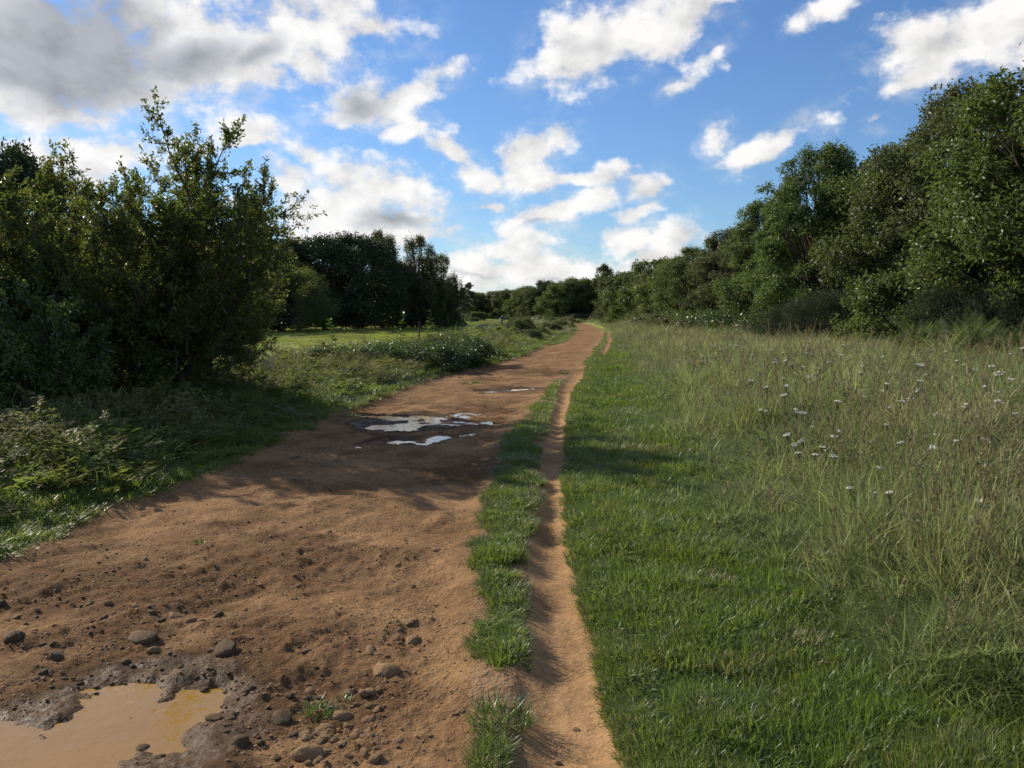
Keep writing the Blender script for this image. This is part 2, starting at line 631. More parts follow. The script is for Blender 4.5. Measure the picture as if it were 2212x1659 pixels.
def height(x, y, full=False):
    r = np.hypot(x, y)
    h = fbm(x * 0.12, y * 0.12, 3, 41) * 0.07 * sstep(8, 40, r)
    h = h + 3.6 * sstep(225, 330, y) + 0.6 * sstep(330, 900, r)
    ts = track_sd(x, y)
    ps = path_sd(x, y)
    qs = path2_sd(x, y)
    off_l = XL(y) - x
    off_r = x - PR(y)
    # left verge rises to a low bank
    h = h + (0.17 * sstep(0.15, 2.2, off_l) + 0.08 * pn(x * .5, y * .5, 44) * sstep(0.5, 2.5, off_l)) * np.clip(1.2 - y / 160, 0, 1)
    # right meadow
    om = x - XM(y)
    h = h + (0.12 * sstep(-0.3, 2.5, om) + 0.10 * fbm(x * .6, y * .6, 2, 45) * sstep(-0.5, 2, om))
    h = h + 0.025 * fbm(x * 1.5, y * 1.5, 3, 46)
    tin = sstep(-0.10, 0.30, ts)
    det = 0.030 * fbm(x * 1.1, y * 1.1, 3, 51) + 0.008 * fbm(x * 6, y * 6, 3, 52)
    # ruts running up the track, turning to the right
    c, s = math.cos(math.radians(63)), math.sin(math.radians(63))
    u, v = x * c + y * s, -x * s + y * c
    rut = np.abs(fbm(u * 0.45, v * 4.5, 4, 53))
    streak = fbm(u * 0.5 + 7, v * 3.0, 4, 63)
    lump = np.maximum(0, fbm(x * 13, y * 13, 4, 54, .6)) ** 1.3
    fs = puddle_fields(x, y)
    fw = puddle_fields(x, y, 2.0)
    wet = 0.0
    for i, f in enumerate(fs):
        wet = np.maximum(wet, sstep(0.10, 1.5, fw[i] + 0.55 * fbm(x * 3.2, y * 3.2, 4, 55, .6)))
    stain = 0.0
    for cx, cy, rx, ry in MUDPATCH:
        stain = np.maximum(stain, np.exp(-(((x - cx) / rx) ** 2 + ((y - cy) / ry) ** 2)))
    stain = stain + 0.32 * sstep(.7, 2.0, XR(y) - x) * sstep(9, 5, y)
    stain = stain + .5 * np.maximum(streak, 0) * sstep(.3, .9, XR(y) - x)
    stain = np.clip(stain * 1.2 + 0.7 * fbm(x * 2.2, y * 2.2, 3, 56) * sstep(-.2, .4, ts) - 0.1, 0, 1)
    rough = 0.40 + 0.65 * stain * (1 - wet)
    rough = rough * np.clip(1.1 - 0.9 * sstep(0.15, 1.0, -(x - XR(y)) * -1 + 0.0) , 0.2, 1.1)
    det = det + (0.020 * lump + 0.020 * (0.4 - rut)) * rough
    det = det + 0.005 * fbm(x * 26, y * 26, 2, 57) * (0.4 + rough)
    dep = 0.0
    for f in fs:
        dep = dep + 0.052 * sstep(0.05, 0.45, f) * sstep(0.0, 1.5, f + 0.58 * fbm(x * 3.6, y * 3.6, 4, 58, 0.55))
    h = h + tin * (det - 0.055 - dep)
    # foot path: a smooth worn trough
    pin = sstep(-0.10, 0.12, ps)
    h = h + pin * (-0.060 + 0.012 * fbm(x * 3, y * 1.2, 3, 61) + 0.002 * fbm(x * 25, y * 25, 2, 62)) * (1 - 0.8 * sstep(PY_END - 4, PY_END + 1, y))
    h = h + sstep(-0.1, 0.12, qs) * -0.06
    strip = (x > XR(y)) & (x < PL(y))
    if not full:
        return h
    bare = np.maximum(sstep(-.07, -.01, ts), sstep(-.06, -.01, ps))
    bare = np.maximum(bare, ((x > XR(y) - .1) & (x < PL(y) + .1) & (y < PY_END)) * 1.0)
    return h, ts, ps, qs, wet * sstep(-.1, .2, ts), stain, bare


def H1(x, y):
    return float(height(np.array([float(x)]), np.array([float(y)]))[0])


def build_ground():
    rows = [0.25, 0.6, 1.0, 1.4, 1.75]
    r = 2.0
    while r < 3200:
        rows.append(r)
        r *= 1.005 if r < 22 else (1.011 if r < 260 else 1.10)
    rows = np.array(rows)
    th = np.concatenate([np.linspace(-180, -44, 24)[:-1], np.linspace(-44, 41, 410), np.linspace(41, 180, 24)[1:-1]])
    th = np.radians(th)
    R, T = np.meshgrid(rows, th, indexing='ij')
    X, Y = R * np.sin(T), R * np.cos(T)
    nr, nt_ = R.shape
    x, y = X.ravel(), Y.ravel()
    h, ts, ps, qs, wet, stain, bare = height(x, y, True)
    verts = np.stack([x, y, h], 1)
    ii, jj = np.meshgrid(np.arange(nr - 1), np.arange(nt_), indexing='ij')
    j2 = (jj + 1) % nt_
    quads = np.stack([ii * nt_ + jj, ii * nt_ + j2, (ii + 1) * nt_ + j2, (ii + 1) * nt_ + jj], -1).reshape(-1, 4)[:, ::-1]
    # the little disc under the camera
    cap_c = len(verts)
    verts = np.vstack([verts, [[0, 0, H1(0, 0)]]])
    cap = np.stack([np.full(nt_, cap_c), (np.arange(nt_) + 1) % nt_, np.arange(nt_)], 1)

    def fm(a):
        return a[quads].mean(1)
    tm, pm, qm = fm(ts), fm(ps), fm(qs)
    cls = np.zeros(len(quads), int)
    cls[tm > 0] = 1
    cls[(pm > 0) | (qm > 0)] = 2
    field = sstep(5.5, 8.0, XL(y) - x) * sstep(8, 20, y) + sstep(3000, 3100, y)
    field = np.maximum(np.clip(field, 0, 1), sstep(60, 120, np.hypot(x, y)))
    for k, name, mat, lab in ((0, 'ground', MAT_TURF, 'grassy ground running out to the trees on both sides'), (1, 'dirt_track', MAT_DIRT, 'wide muddy brown dirt track bending away into the distance'), (2, 'footpath', MAT_PATH, 'narrow worn orange footpath beside the wide track')):
        q = quads[cls == k]
        used = np.unique(q)
        extra = cap if k == 0 else None
        if extra is not None:
            used = np.unique(np.concatenate([used, extra.ravel()]))
        remap = np.full(len(verts), -1)
        remap[used] = np.arange(len(used))
        fl = [remap[q]]
        if extra is not None:
            fl.append(remap[extra])
        pad = lambda a: np.append(a, 0.0)[used]
        me = make_mesh(name, verts[used], fl, [mat], {'wet': pad(wet), 'stain': pad(stain), 'field': pad(field), 'bare': pad(bare)}, True)
        tag(link(name, me), lab, None, None, 'structure')


build_ground()


def build_puddles():
    zs = [-0.077, -0.072, -0.066]
    labs = ['ochre puddle of muddy water in the near corner of the track', 'shallow pale puddle halfway along the track at the edge of the tree shadow', 'thin strip of puddle water farthest up the track']
    for i, p in enumerate(PUD):
        cx = [c[0] for c in p]
        cy = [c[1] for c in p]
        m = 0.55
        x0, x1, y0, y1 = min(cx) - m, max(cx) + m, min(cy) - m, max(cy) + m
        # water level follows the bed at this spot
        gx, gy = np.meshgrid(np.linspace(x0, x1, 40), np.linspace(y0, y1, 40))
        n = 12
        gx, gy = np.meshgrid(np.linspace(x0, x1, n), np.linspace(y0, y1, n))
        v = np.stack([gx.ravel(), gy.ravel(), np.full(n * n, 0.0)], 1)
        a = np.arange(n * n).reshape(n, n)
        q = np.stack([a[:-1, :-1], a[:-1, 1:], a[1:, 1:], a[1:, :-1]], -1).reshape(-1, 4)
        xs = np.array([c[0] for c in p])
        ys = np.array([c[1] for c in p])
        zb = height(xs, ys)
        lvl = float(np.percentile(zb, 55)) + (0.019, 0.018, 0.016)[i]
        v[:, 2] = lvl
        tag(link('puddle', make_mesh('puddle', v, q, [MAT_WATER], None, True)), labs[i], None, None, 'structure')


build_puddles()

# ------------------------------------------------------------------ vegetation building blocks


def unit(v):
    return v / np.maximum(np.linalg.norm(v, axis=-1, keepdims=True), 1e-9)


def leaf_geo(P, D, Nn, L, Wd, g, fold=0.25):
    """one folded two-triangle leaf at each P, pointing along D, facing Nn"""
    D = unit(D)
    S = unit(np.cross(D, Nn))
    U = np.cross(S, D)
    L = np.broadcast_to(np.asarray(L, float), (len(P),))[:, None]
    Wd = np.broadcast_to(np.asarray(Wd, float), (len(P),))[:, None]
    v = np.empty((len(P), 4, 3))
    v[:, 0] = P
    v[:, 1] = P + D * L * 0.45 + S * Wd * 0.5 + U * Wd * fold
    v[:, 2] = P + D * L - U * L * 0.12
    v[:, 3] = P + D * L * 0.45 - S * Wd * 0.5 + U * Wd * fold
    i = np.arange(len(P))[:, None] * 4
    t = np.concatenate([i + np.array([[0, 1, 2]]), i + np.array([[0, 2, 3]])], 0)
    return v.reshape(-1, 3), t


def tube_geo(paths, sides=5):
    """paths: list of (points n x 3, radii n)"""
    V, F = [], []
    off = 0
    ang = np.linspace(0, 2 * math.pi, sides, endpoint=False)
    for pts, rad in paths:
        pts = np.asarray(pts, float)
        rad = np.asarray(rad, float)
        n = len(pts)
        d = unit(np.gradient(pts, axis=0))
        ref = np.where(np.abs(d[:, 2:3]) > 0.9, np.array([[1.0, 0, 0]]), np.array([[0, 0, 1.0]]))
        a = unit(np.cross(d, ref))
        b = np.cross(d, a)
        ring = pts[:, None, :] + rad[:, None, None] * (np.cos(ang)[None, :, None] * a[:, None, :] + np.sin(ang)[None, :, None] * b[:, None, :])
        V.append(ring.reshape(-1, 3))
        k = np.arange(n - 1)[:, None] * sides
        j = np.arange(sides)[None, :]
        j2 = (j + 1) % sides
        q = np.stack([k + j, k + j2, k + sides + j2, k + sides + j], -1).reshape(-1, 4) + off
        F.append(q)
        off += n * sides
    return np.vstack(V), np.vstack(F)


def rand_unit(g, n):
    v = g.normal(size=(n, 3))
    return unit(v)


def lobed_tree(seed, h=10.0, rad=4.0, nclump=70, nleaf=40000, leaf=0.12, aspect=0.55, clump=(0.16, 0.28), low=0.04, power=0.55, top_bias=0.5, drop=0.25, plume=1.0, ragged=1.35):
    """a crown made of leafy clumps on limbs; returns trunk mesh data and crown mesh data"""
    g = np.random.default_rng(seed)
    # envelope: radius as a function of height, with uneven lobes
    zt = g.random(nclump) ** (1.0 - top_bias * 0.4)
    z = low + (1 - low) * zt
    prof = np.clip(np.sin(np.pi * np.clip(z * 0.90 + 0.10, 0, 1)) ** power, 0.05, 1)
    th = g.random(nclump) * 2 * math.pi
    lob = 1 + 0.22 * np.sin(3 * th + g.random() * 6) + 0.15 * np.sin(5 * th + 7 * z + g.random() * 6)
    rr = rad * prof * lob * (0.35 + 0.55 * np.sqrt(g.random(nclump)))
    hz = h * (0.97 - clump[1] * 0.35 * rad / h * 2)
    C = np.stack([rr * np.cos(th), rr * np.sin(th), z * hz], 1)
    cr = rad * g.uniform(*clump, nclump) * (1.15 - 0.35 * z)
    # limbs
    paths = []
    tx, ty = g.normal(0, 0.25, 2)
    ht = h * 0.82
    tp = np.array([[0, 0, -0.3], [0.1 * tx, 0.1 * ty, ht * 0.2], [0.4 * tx, 0.4 * ty, ht * 0.5], [tx, ty, ht]])
    paths.append((tp, np.array([0.032, 0.026, 0.016, 0.004]) * h * 0.8))
    for i in range(nclump):
        zb = max(0.3, C[i, 2] * g.uniform(0.35, 0.75))
        t = min(zb / ht, 0.95)
        b = np.array([np.interp(zb, tp[:, 2], tp[:, 0]), np.interp(zb, tp[:, 2], tp[:, 1]), zb])
        e = C[i] + np.array([0, 0, cr[i] * 0.3])
        m1 = b * 0.6 + e * 0.4 + np.array([0, 0, -0.05 * h * g.random()])
        m2 = b * 0.25 + e * 0.75 + g.normal(0, 0.12, 3)
        r0 = 0.008 * h * (1.2 - t)
        paths.append((np.array([b, m1, m2, e]), np.array([r0, r0 * .7, r0 * .4, r0 * .12])))
        for k in range(3):
            dd = rand_unit(g, 1)[0]
            dd[2] = abs(dd[2]) * 0.8
            paths.append((np.array([m2, (m2 + e) / 2 + dd * cr[i] * .4, e + dd * cr[i] * .9]), np.array([r0 * .35, r0 * .2, r0 * .05])))
    tv, tf = tube_geo(paths, 5)
    # leaves
    wgt = cr ** 2
    idx = g.choice(nclump, nleaf, p=wgt / wgt.sum())
    d = rand_unit(g, nleaf)
    d[:, 2] = np.where(d[:, 2] < -0.35, -d[:, 2] * 0.6, d[:, 2])
    # sprays: directions cluster so that the clump edge is ragged
    nsp = 26
    sp = rand_unit(g, nclump * nsp)
    sp[:, 2] = np.where(sp[:, 2] < -0.3, -sp[:, 2], sp[:, 2])
    spl = 0.75 + (ragged - 0.75) * g.random(nclump * nsp) ** 1.6
    pick = idx * nsp + g.integers(0, nsp, nleaf)
    tt = np.sqrt(g.random(nleaf))
    use = g.random(nleaf) < 0.75
    dirs = np.where(use[:, None], unit(sp[pick] + g.normal(0, 0.22, (nleaf, 3))), d)
    ln = np.where(use, spl[pick] * (0.25 + 0.85 * tt), 0.4 + 0.6 * tt)
    P = C[idx] + dirs * (cr[idx] * ln)[:, None] * np.array([1, 1, plume])
    P[:, 2] = np.maximum(P[:, 2], 0.02 * h)
    outw = unit(P - np.array([0, 0, h * 0.42]))
    Nn = unit(dirs * 0.55 + outw * 0.35 + np.array([0, 0, 0.55]) + g.normal(0, 0.45, (nleaf, 3)))
    D = unit(dirs * 0.6 + np.array([0, 0, -drop]) + g.normal(0, 0.55, (nleaf, 3)))
    Lf = leaf * g.uniform(0.6, 1.3, nleaf)
    v, t = leaf_geo(P, D, Nn, Lf, Lf * aspect, g)
    tint = np.clip(0.5 + 0.16 * g.normal(size=nleaf) + 0.18 * g.normal(size=nclump)[idx], 0, 1)
    return (tv, tf), (v, t, np.repeat(tint, 4))


def tree_meshes(name, mat, trunk_name='trunk', **kw):
    (tv, tf), (v, t, tint) = lobed_tree(**kw)
    return make_mesh('trunk', tv, tf, [MAT_BARK], None, True), make_mesh('crown', v, t, [mat], {'tint': tint})


M_OAK = leaf_mat('oak_leaf', (0.046, 0.070, 0.019), (0.118, 0.150, 0.042), (0.17, 0.23, 0.045), 0.30, 0.48, 0.4)
M_OLIVE = leaf_mat('olive_leaf', (0.056, 0.068, 0.026), (0.122, 0.132, 0.050), (0.16, 0.19, 0.055), 0.28, 0.50, 0.35)
M_ASH = leaf_mat('ash_leaf', (0.050, 0.088, 0.022), (0.108, 0.150, 0.040), (0.16, 0.23, 0.045), 0.32, 0.46, 0.45)
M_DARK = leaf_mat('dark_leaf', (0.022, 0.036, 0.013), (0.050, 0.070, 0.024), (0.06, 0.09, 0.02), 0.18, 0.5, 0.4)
M_WILLOW = leaf_mat('willow_leaf', (0.038, 0.058, 0.018), (0.100, 0.120, 0.034), (0.19, 0.23, 0.038), 0.36, 0.42, 0.35)
M_BUSH = leaf_mat('bush_leaf', (0.050, 0.080, 0.024), (0.115, 0.155, 0.048), (0.22, 0.30, 0.06), 0.38, 0.28, 0.65)
M_GORSE = leaf_mat('gorse_leaf', (0.040, 0.056, 0.026), (0.078, 0.098, 0.046), (0.08, 0.10, 0.04), 0.2, 0.55, 0.35)
M_BRACKEN = leaf_mat('bracken_leaf', (0.070, 0.105, 0.040), (0.150, 0.185, 0.075), (0.20, 0.26, 0.07), 0.34, 0.5, 0.35, dry=(0.22, 0.11, 0.045))
M_BRAMBLE = leaf_mat('bramble_leaf', (0.034, 0.056, 0.018), (0.075, 0.105, 0.032), (0.11, 0.16, 0.035), 0.28, 0.36, 0.55)


def place_tree(name, meshes, loc, scale, rz, label, cat='tree', group=None):
    t = empty(name, loc, rz, scale)
    tag(t, label, cat, group)
    a = link('trunk' if cat == 'tree' else 'stem', meshes[0], t)
    b = link('crown' if cat == 'tree' else 'foliage', meshes[1], t)
    return t


# ------------------------------------------------------------------ trees on the right
OAK = tree_meshes('oak', M_OAK, seed=1, h=10, rad=4.3, nclump=150, nleaf=56000, leaf=0.165, clump=(0.11, 0.24))
OAK2 = tree_meshes('oak', M_OLIVE, seed=2, h=10, rad=4.0, nclump=140, nleaf=50000, leaf=0.16, clump=(0.10, 0.23))
ASH = tree_meshes('ash', M_ASH, seed=3, h=10, rad=3.8, nclump=140, nleaf=50000, leaf=0.17, aspect=0.4, clump=(0.10, 0.22), drop=0.5)
FAR1 = tree_meshes('far', M_OAK, seed=4, h=10, rad=4.6, nclump=110, nleaf=17000, leaf=0.32, power=.3, top_bias=0, clump=(.13, .26))
FAR2 = tree_meshes('far', M_OLIVE, seed=5, h=10, rad=4.4, nclump=110, nleaf=17000, leaf=0.31, power=.3, top_bias=0, clump=(.13, .26))
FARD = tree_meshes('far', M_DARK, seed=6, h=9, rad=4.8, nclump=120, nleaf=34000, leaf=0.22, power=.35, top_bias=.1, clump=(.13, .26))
PLUME = tree_meshes('plume', M_OLIVE, seed=8, h=10, rad=2.7, nclump=110, nleaf=32000, leaf=0.16, clump=(0.10, 0.20), plume=2.6, power=0.5, top_bias=0.2)
POPLAR = tree_meshes('poplar', M_OLIVE, seed=9, h=12, rad=3.0, nclump=60, nleaf=11000, leaf=0.3, clump=(0.14, 0.26), plume=1.8)


def T(name, kind, base_h, X, z, h, wid, rz, label, group=None):
    x, y = AT(X, z)
    s = h / base_h
    return place_tree(name, kind, (x, y, H1(x, y) - 0.05), (s * wid, s * wid, s), math.radians(rz), label, 'tree', group)


T('oak_tree', OAK, 10, 2330, 27, 11.2, 1.0, 20, 'big olive green tree filling the right edge of the picture')
T('oak_tree', OAK2, 10, 2075, 34, 11.2, 0.95, 140, 'tall dark topped tree just left of the one at the right edge')
T('oak_tree', OAK, 10, 1935, 39, 10.0, 0.9, 250, 'rounded oak with pale glinting leaves right of the thin topped tree')
T('ash_tree', ASH, 10, 1768, 43, 10.7, 0.95, 60, 'tree with a thin open top standing above the grey green gorse bush')
T('ash_tree', ASH, 10, 1650, 52, 9.2, 0.95, 190, 'bright green feathery tree left of the thin topped tree')
T('oak_tree', OAK2, 10, 1570, 60, 8.0, 1.05, 10, 'brownish green tree where the right hand wood steps down')
T('oak_tree', OAK, 10, 1495, 76, 8.1, 1.0, 310, 'small dark rounded tree at the low end of the near right wood')
T('oak_tree', OAK2, 10, 2230, 40, 11.0, 1.1, 200, 'tree behind the big right edge tree, seen over its shoulder')
T('oak_tree', OAK, 10, 1850, 52, 10.2, 1.1, 100, 'tree deeper in the wood behind the rounded oak')
T('oak_tree', OAK2, 10, 2560, 25, 10.5, 1.1, 70, 'tree beyond the right edge continuing the wood')
g_far = 'trees along the far side of the common'
far_lab = 'distant dark green tree in the wood line behind the bend of the track'
T('oak_tree', FAR1, 10, 1408, 108, 9.3, 0.95, 30, 'dark round topped tree standing up left of the near right wood', g_far)
T('poplar_tree', POPLAR, 12, 1303, 222, 15.3, 1.0, 60, 'pointed tree rising above the wood just over the walker in red shorts', g_far)
T('oak_tree', FAR2, 10, 1345, 130, 8.6, 1.1, 80, 'low broad tree between the pointed tree and the dark round topped tree', g_far)
T('oak_tree', FARD, 9, 1178, 235, 12.0, 0.8, 40, 'darkest dome shaped tree on the skyline over the left edge of the far track', g_far)
fi = 0
for X, z, h, kd in ((1252, 228, 12.6, 0), (1216, 230, 11.6, 1), (1140, 250, 10.5, 1), (1105, 258, 9.5, 0), (1065, 265, 8.6, 1), (1035, 280, 8.0, 0), (1450, 125, 9.5, 1), (1380, 150, 10.0, 0), (1280, 230, 11.0, 0), (1338, 214, 12.0, 1),
                    (1500, 120, 9.0, 0), (1000, 300, 8.5, 1), (960, 310, 8.0, 0), (1080, 300, 8.0, 0), (1160, 290, 9.0, 1), (900, 300, 9.0, 0), (1590, 90, 9.0, 1), (1700, 75, 9.5, 0), (1240, 280, 9.0, 0), (1020, 262, 8.5, 1), (1048, 262, 8.0, 0), (1085, 255, 9.0, 1), (1123, 245, 9.5, 0), (1150, 236, 9.8, 1), (1200, 222, 10.5, 0), (1236, 224, 11.4, 1), (1276, 232, 12.8, 0), (1350, 168, 10.0, 1), (1360, 128, 8.0, 0), (1430, 98, 7.6, 1), (1465, 92, 7.8, 0), (940, 270, 9.0, 0), (850, 250, 9.5, 1)):
    T('oak_tree', (FAR1, FAR2)[kd], 10, X, z, h, 1.1 + 0.12 * math.sin(X), X * 37 % 360, far_lab if 990 < X < 1400 else ('tree behind the dark wood on the left, mostly hidden by it' if X < 1000 else 'tree filling in behind the nearer trees of the right hand wood'), g_far)


def pine_meshes(seed):
    g = np.random.default_rng(seed)
    paths = [(np.array([[0, 0, -.3], [.1, 0, 4], [-.1, .1, 10]]), np.array([.22, .16, .03]))]
    Ps, Cs = [], []
    for k in range(34):
        z = 3.0 + 7 * (k / 34) + g.normal(0, .1)
        a = g.random() * 6.28
        ln = (2.6 - 1.7 * (k / 34)) * g.uniform(.5, 1.15)
        b = np.array([0, 0, z])
        e = b + np.array([math.cos(a) * ln, math.sin(a) * ln, g.uniform(-.3, .5)])
        paths.append((np.array([b, (b + e) / 2 + [0, 0, .15], e]), np.array([.06, .04, .01])))
        Ps.append(b + (e - b) * g.uniform(.35, 1.05, (230, 1)) + g.normal(0, .22, (230, 3)) * [1, 1, .5])
    P = np.vstack(Ps)
    n = len(P)
    v, t = leaf_geo(P, g.normal(size=(n, 3)) + [0, 0, .3], g.normal(size=(n, 3)) + [0, 0, .8], .26, .1, g)
    tv, tf = tube_geo(paths)
    return make_mesh('trunk', tv, tf, [MAT_BARK], None, True), make_mesh('crown', v, t, [M_DARK], {'tint': g.random(n).repeat(4)})


PINE = pine_meshes(3)
x, y = AT(1012, 235)
place_tree('pine_tree', PINE, (x, y, H1(x, y)), 1.08, 0.4, 'thin see through pine just right of the dark wood on the left', 'tree', g_far)
x, y = AT(1001, 238)
place_tree('pine_tree', PINE, (x, y, H1(x, y)), 0.95, 2.4, 'second pine half hidden behind the dark wood on the left', 'tree', g_far)

# ------------------------------------------------------------------ dark wood on the left
WILLOWB = tree_meshes('sallow', M_WILLOW, seed=12, h=5, rad=3.2, nclump=80, nleaf=22000, leaf=0.13, aspect=0.35, clump=(0.14, 0.24), plume=1.3)
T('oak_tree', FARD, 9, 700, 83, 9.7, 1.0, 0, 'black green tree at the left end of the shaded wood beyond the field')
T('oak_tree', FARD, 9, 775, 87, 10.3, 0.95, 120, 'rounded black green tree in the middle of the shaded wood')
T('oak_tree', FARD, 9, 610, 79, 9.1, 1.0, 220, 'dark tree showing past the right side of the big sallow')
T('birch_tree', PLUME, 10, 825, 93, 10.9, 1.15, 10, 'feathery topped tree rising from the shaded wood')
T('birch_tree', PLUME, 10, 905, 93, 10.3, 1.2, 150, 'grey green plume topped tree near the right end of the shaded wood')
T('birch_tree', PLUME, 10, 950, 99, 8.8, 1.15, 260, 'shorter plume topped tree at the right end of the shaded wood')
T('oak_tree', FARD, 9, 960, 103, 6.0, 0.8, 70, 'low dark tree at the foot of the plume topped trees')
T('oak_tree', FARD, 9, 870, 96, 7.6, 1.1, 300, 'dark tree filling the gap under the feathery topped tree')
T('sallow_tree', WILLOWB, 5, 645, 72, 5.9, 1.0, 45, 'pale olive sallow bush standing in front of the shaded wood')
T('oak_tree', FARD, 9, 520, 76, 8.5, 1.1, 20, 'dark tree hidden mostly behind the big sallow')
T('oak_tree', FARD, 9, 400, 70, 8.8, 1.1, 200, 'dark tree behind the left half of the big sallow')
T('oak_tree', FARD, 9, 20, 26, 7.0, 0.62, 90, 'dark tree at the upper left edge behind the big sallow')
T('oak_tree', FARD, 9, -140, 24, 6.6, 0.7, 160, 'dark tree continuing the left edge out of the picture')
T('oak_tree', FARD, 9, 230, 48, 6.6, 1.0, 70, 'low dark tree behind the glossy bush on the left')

# ------------------------------------------------------------------ the big sallow on the left


def sallow(seed, h=5.7, ns=26, ks=(9, 7, 4), spread=1.0, per=(13, 11), ls=(.05, .09), asp=.5, mat=None, r0=.055, names=('trunk', 'crown')):
    g = np.random.default_rng(seed)
    paths, twigs = [], []

    def grow(p, d, ln, r, depth):
        n = 5 if depth < 2 else 4
        pts = [p]
        dd = d.copy()
        for i in range(n - 1):
            dd = unit(dd + g.normal(0, 0.13 if depth else .08, 3) + np.array([0, 0, 0.03 if depth < 2 else -0.02]))
            pts.append(pts[-1] + dd * ln / (n - 1))
        pts = np.array(pts)
        if depth < 3 or g.random() < 0.6:
            paths.append((pts, np.linspace(r, r * 0.35, n)))
        if depth >= 2:
            twigs.append((pts, depth))
        if depth < 3:
            k = ks[depth]
            for i in range(k):
                t = ((0.12, .15, .2)[depth] + (0.88, .85, .8)[depth] * (i + g.random() * .8) / k)
                q = np.array([np.interp(t, np.linspace(0, 1, n), pts[:, a]) for a in range(3)])
                side = rand_unit(g, 1)[0]
                side = unit(side - dd * side.dot(dd))
                ang = g.uniform(0.45, 1.0)
                nd = unit(dd * math.cos(ang) + side * math.sin(ang) + np.array([0, 0, .05]))
                grow(q, nd, ln * g.uniform(0.30, 0.55) * (1.15 - 0.5 * t), r * 0.40, depth + 1)
            if depth:
                grow(pts[-1], dd, ln * 0.4, r * 0.35, depth + 1)

    for i in range(ns):
        a = 2.4 * i + g.normal(0, .2)
        tilt = spread * math.sqrt((i + .5) / ns) * g.uniform(.85, 1.1)
        d = np.array([math.cos(a) * math.sin(tilt), math.sin(a) * math.sin(tilt), math.cos(tilt)])
        ln = h * (0.80 - 0.16 * tilt) * g.uniform(.85, 1.06)
        grow(np.array([math.cos(a) * .07 * h, math.sin(a) * .07 * h, -0.1]), d, ln, r0, 0)
    P, D = [], []
    for pts, depth in twigs:
        m = per[0] if depth == 3 else per[1]
        t = g.random(m)
        q = np.stack([np.interp(t, np.linspace(0, 1, len(pts)), pts[:, a]) for a in range(3)], 1)
        ax = unit(pts[-1] - pts[0])
        P.append(q + g.normal(0, .025, (m, 3)))
        D.append(ax[None] * .6 + g.normal(0, .6, (m, 3)))
    P, D = np.vstack(P), np.vstack(D)
    keep = (P[:, 2] > 0.1) & (np.hypot(P[:, 0], P[:, 1]) < h * .31 + .60 * P[:, 2] + g.normal(0, .12, len(P)))
    paths = [q for q in paths if np.all(np.hypot(q[0][:, 0], q[0][:, 1]) < h * .31 + .62 * np.maximum(q[0][:, 2], 0))]
    P, D = P[keep], D[keep]
    n = len(P)
    Nn = unit(g.normal(0, .7, (n, 3)) + [0, 0, .7])
    L = g.uniform(*ls, n)
    v, t = leaf_geo(P, D, Nn, L, L * asp, g)
    tv, tf = tube_geo(paths, 4)
    # leaf tint varies at random, with soft patches through the foliage
    tint = np.clip(g.normal(.42, .2, n) + .1 * pn(P[:, 0] * .7, P[:, 2] * .7, 5), 0, 1)
    print('sallow leaves', n, 'paths', len(paths))
    return make_mesh(names[0], tv, tf, [MAT_BARK], None, True), make_mesh(names[1], v, t, [mat or M_WILLOW], {'tint': tint.repeat(4)})


SAL = sallow(21, ks=(11, 8, 4), per=(19, 15), spread=1.05, ls=(.05, .085))
sx, sy = AT(290, 14.0)
place_tree('sallow_tree', SAL, (sx, sy, H1(sx, sy) - 0.1), (0.88, 0.88, 0.88), 0.3, 'large feathery sallow with fanned out branches beside the track on the left', 'tree')

# ------------------------------------------------------------------ bushes
def shrub_meshes(mat, **kw):
    (tv, tf), (v, t, tint) = lobed_tree(**kw)
    return make_mesh('stem', tv, tf, [MAT_BARK], None, True), make_mesh('foliage', v, t, [mat], {'tint': tint})


GLOSSY = sallow(31, h=2.2, ns=30, ks=(7, 5, 3), spread=1.25, per=(9, 8), ls=(.045, .085), asp=.62, mat=M_BUSH, r0=.022, names=('stem', 'foliage'))
YOUNG = shrub_meshes(M_OAK, seed=35, h=3.2, rad=1.7, nclump=60, nleaf=12000, leaf=0.14, aspect=.6, clump=(.12, .26), low=.02, power=.45, ragged=2.4)
GORSE = shrub_meshes(M_GORSE, seed=32, h=2.4, rad=2.1, nclump=90, nleaf=30000, leaf=.10, aspect=.22, clump=(.12, .24), low=.02, power=.38, drop=-.6, plume=1.2, ragged=1.9)
BRAM = shrub_meshes(M_BRAMBLE, seed=33, h=1.1, rad=1.3, nclump=50, nleaf=11000, leaf=.085, aspect=.7, clump=(.13, .28), low=.02, power=.4, ragged=2.3)
SCRUB = shrub_meshes(M_OLIVE, seed=34, h=1.3, rad=1.5, nclump=40, nleaf=5000, leaf=.16, aspect=.6, clump=(.16, .3), low=.02, power=.35)


def B(name, kind, X, z, sxy, sz, rz, label, group=None):
    x, y = AT(X, z)
    return place_tree(name, kind, (x, y, H1(x, y) - 0.04), (sxy, sxy, sz), math.radians(rz), label, 'bush', group)


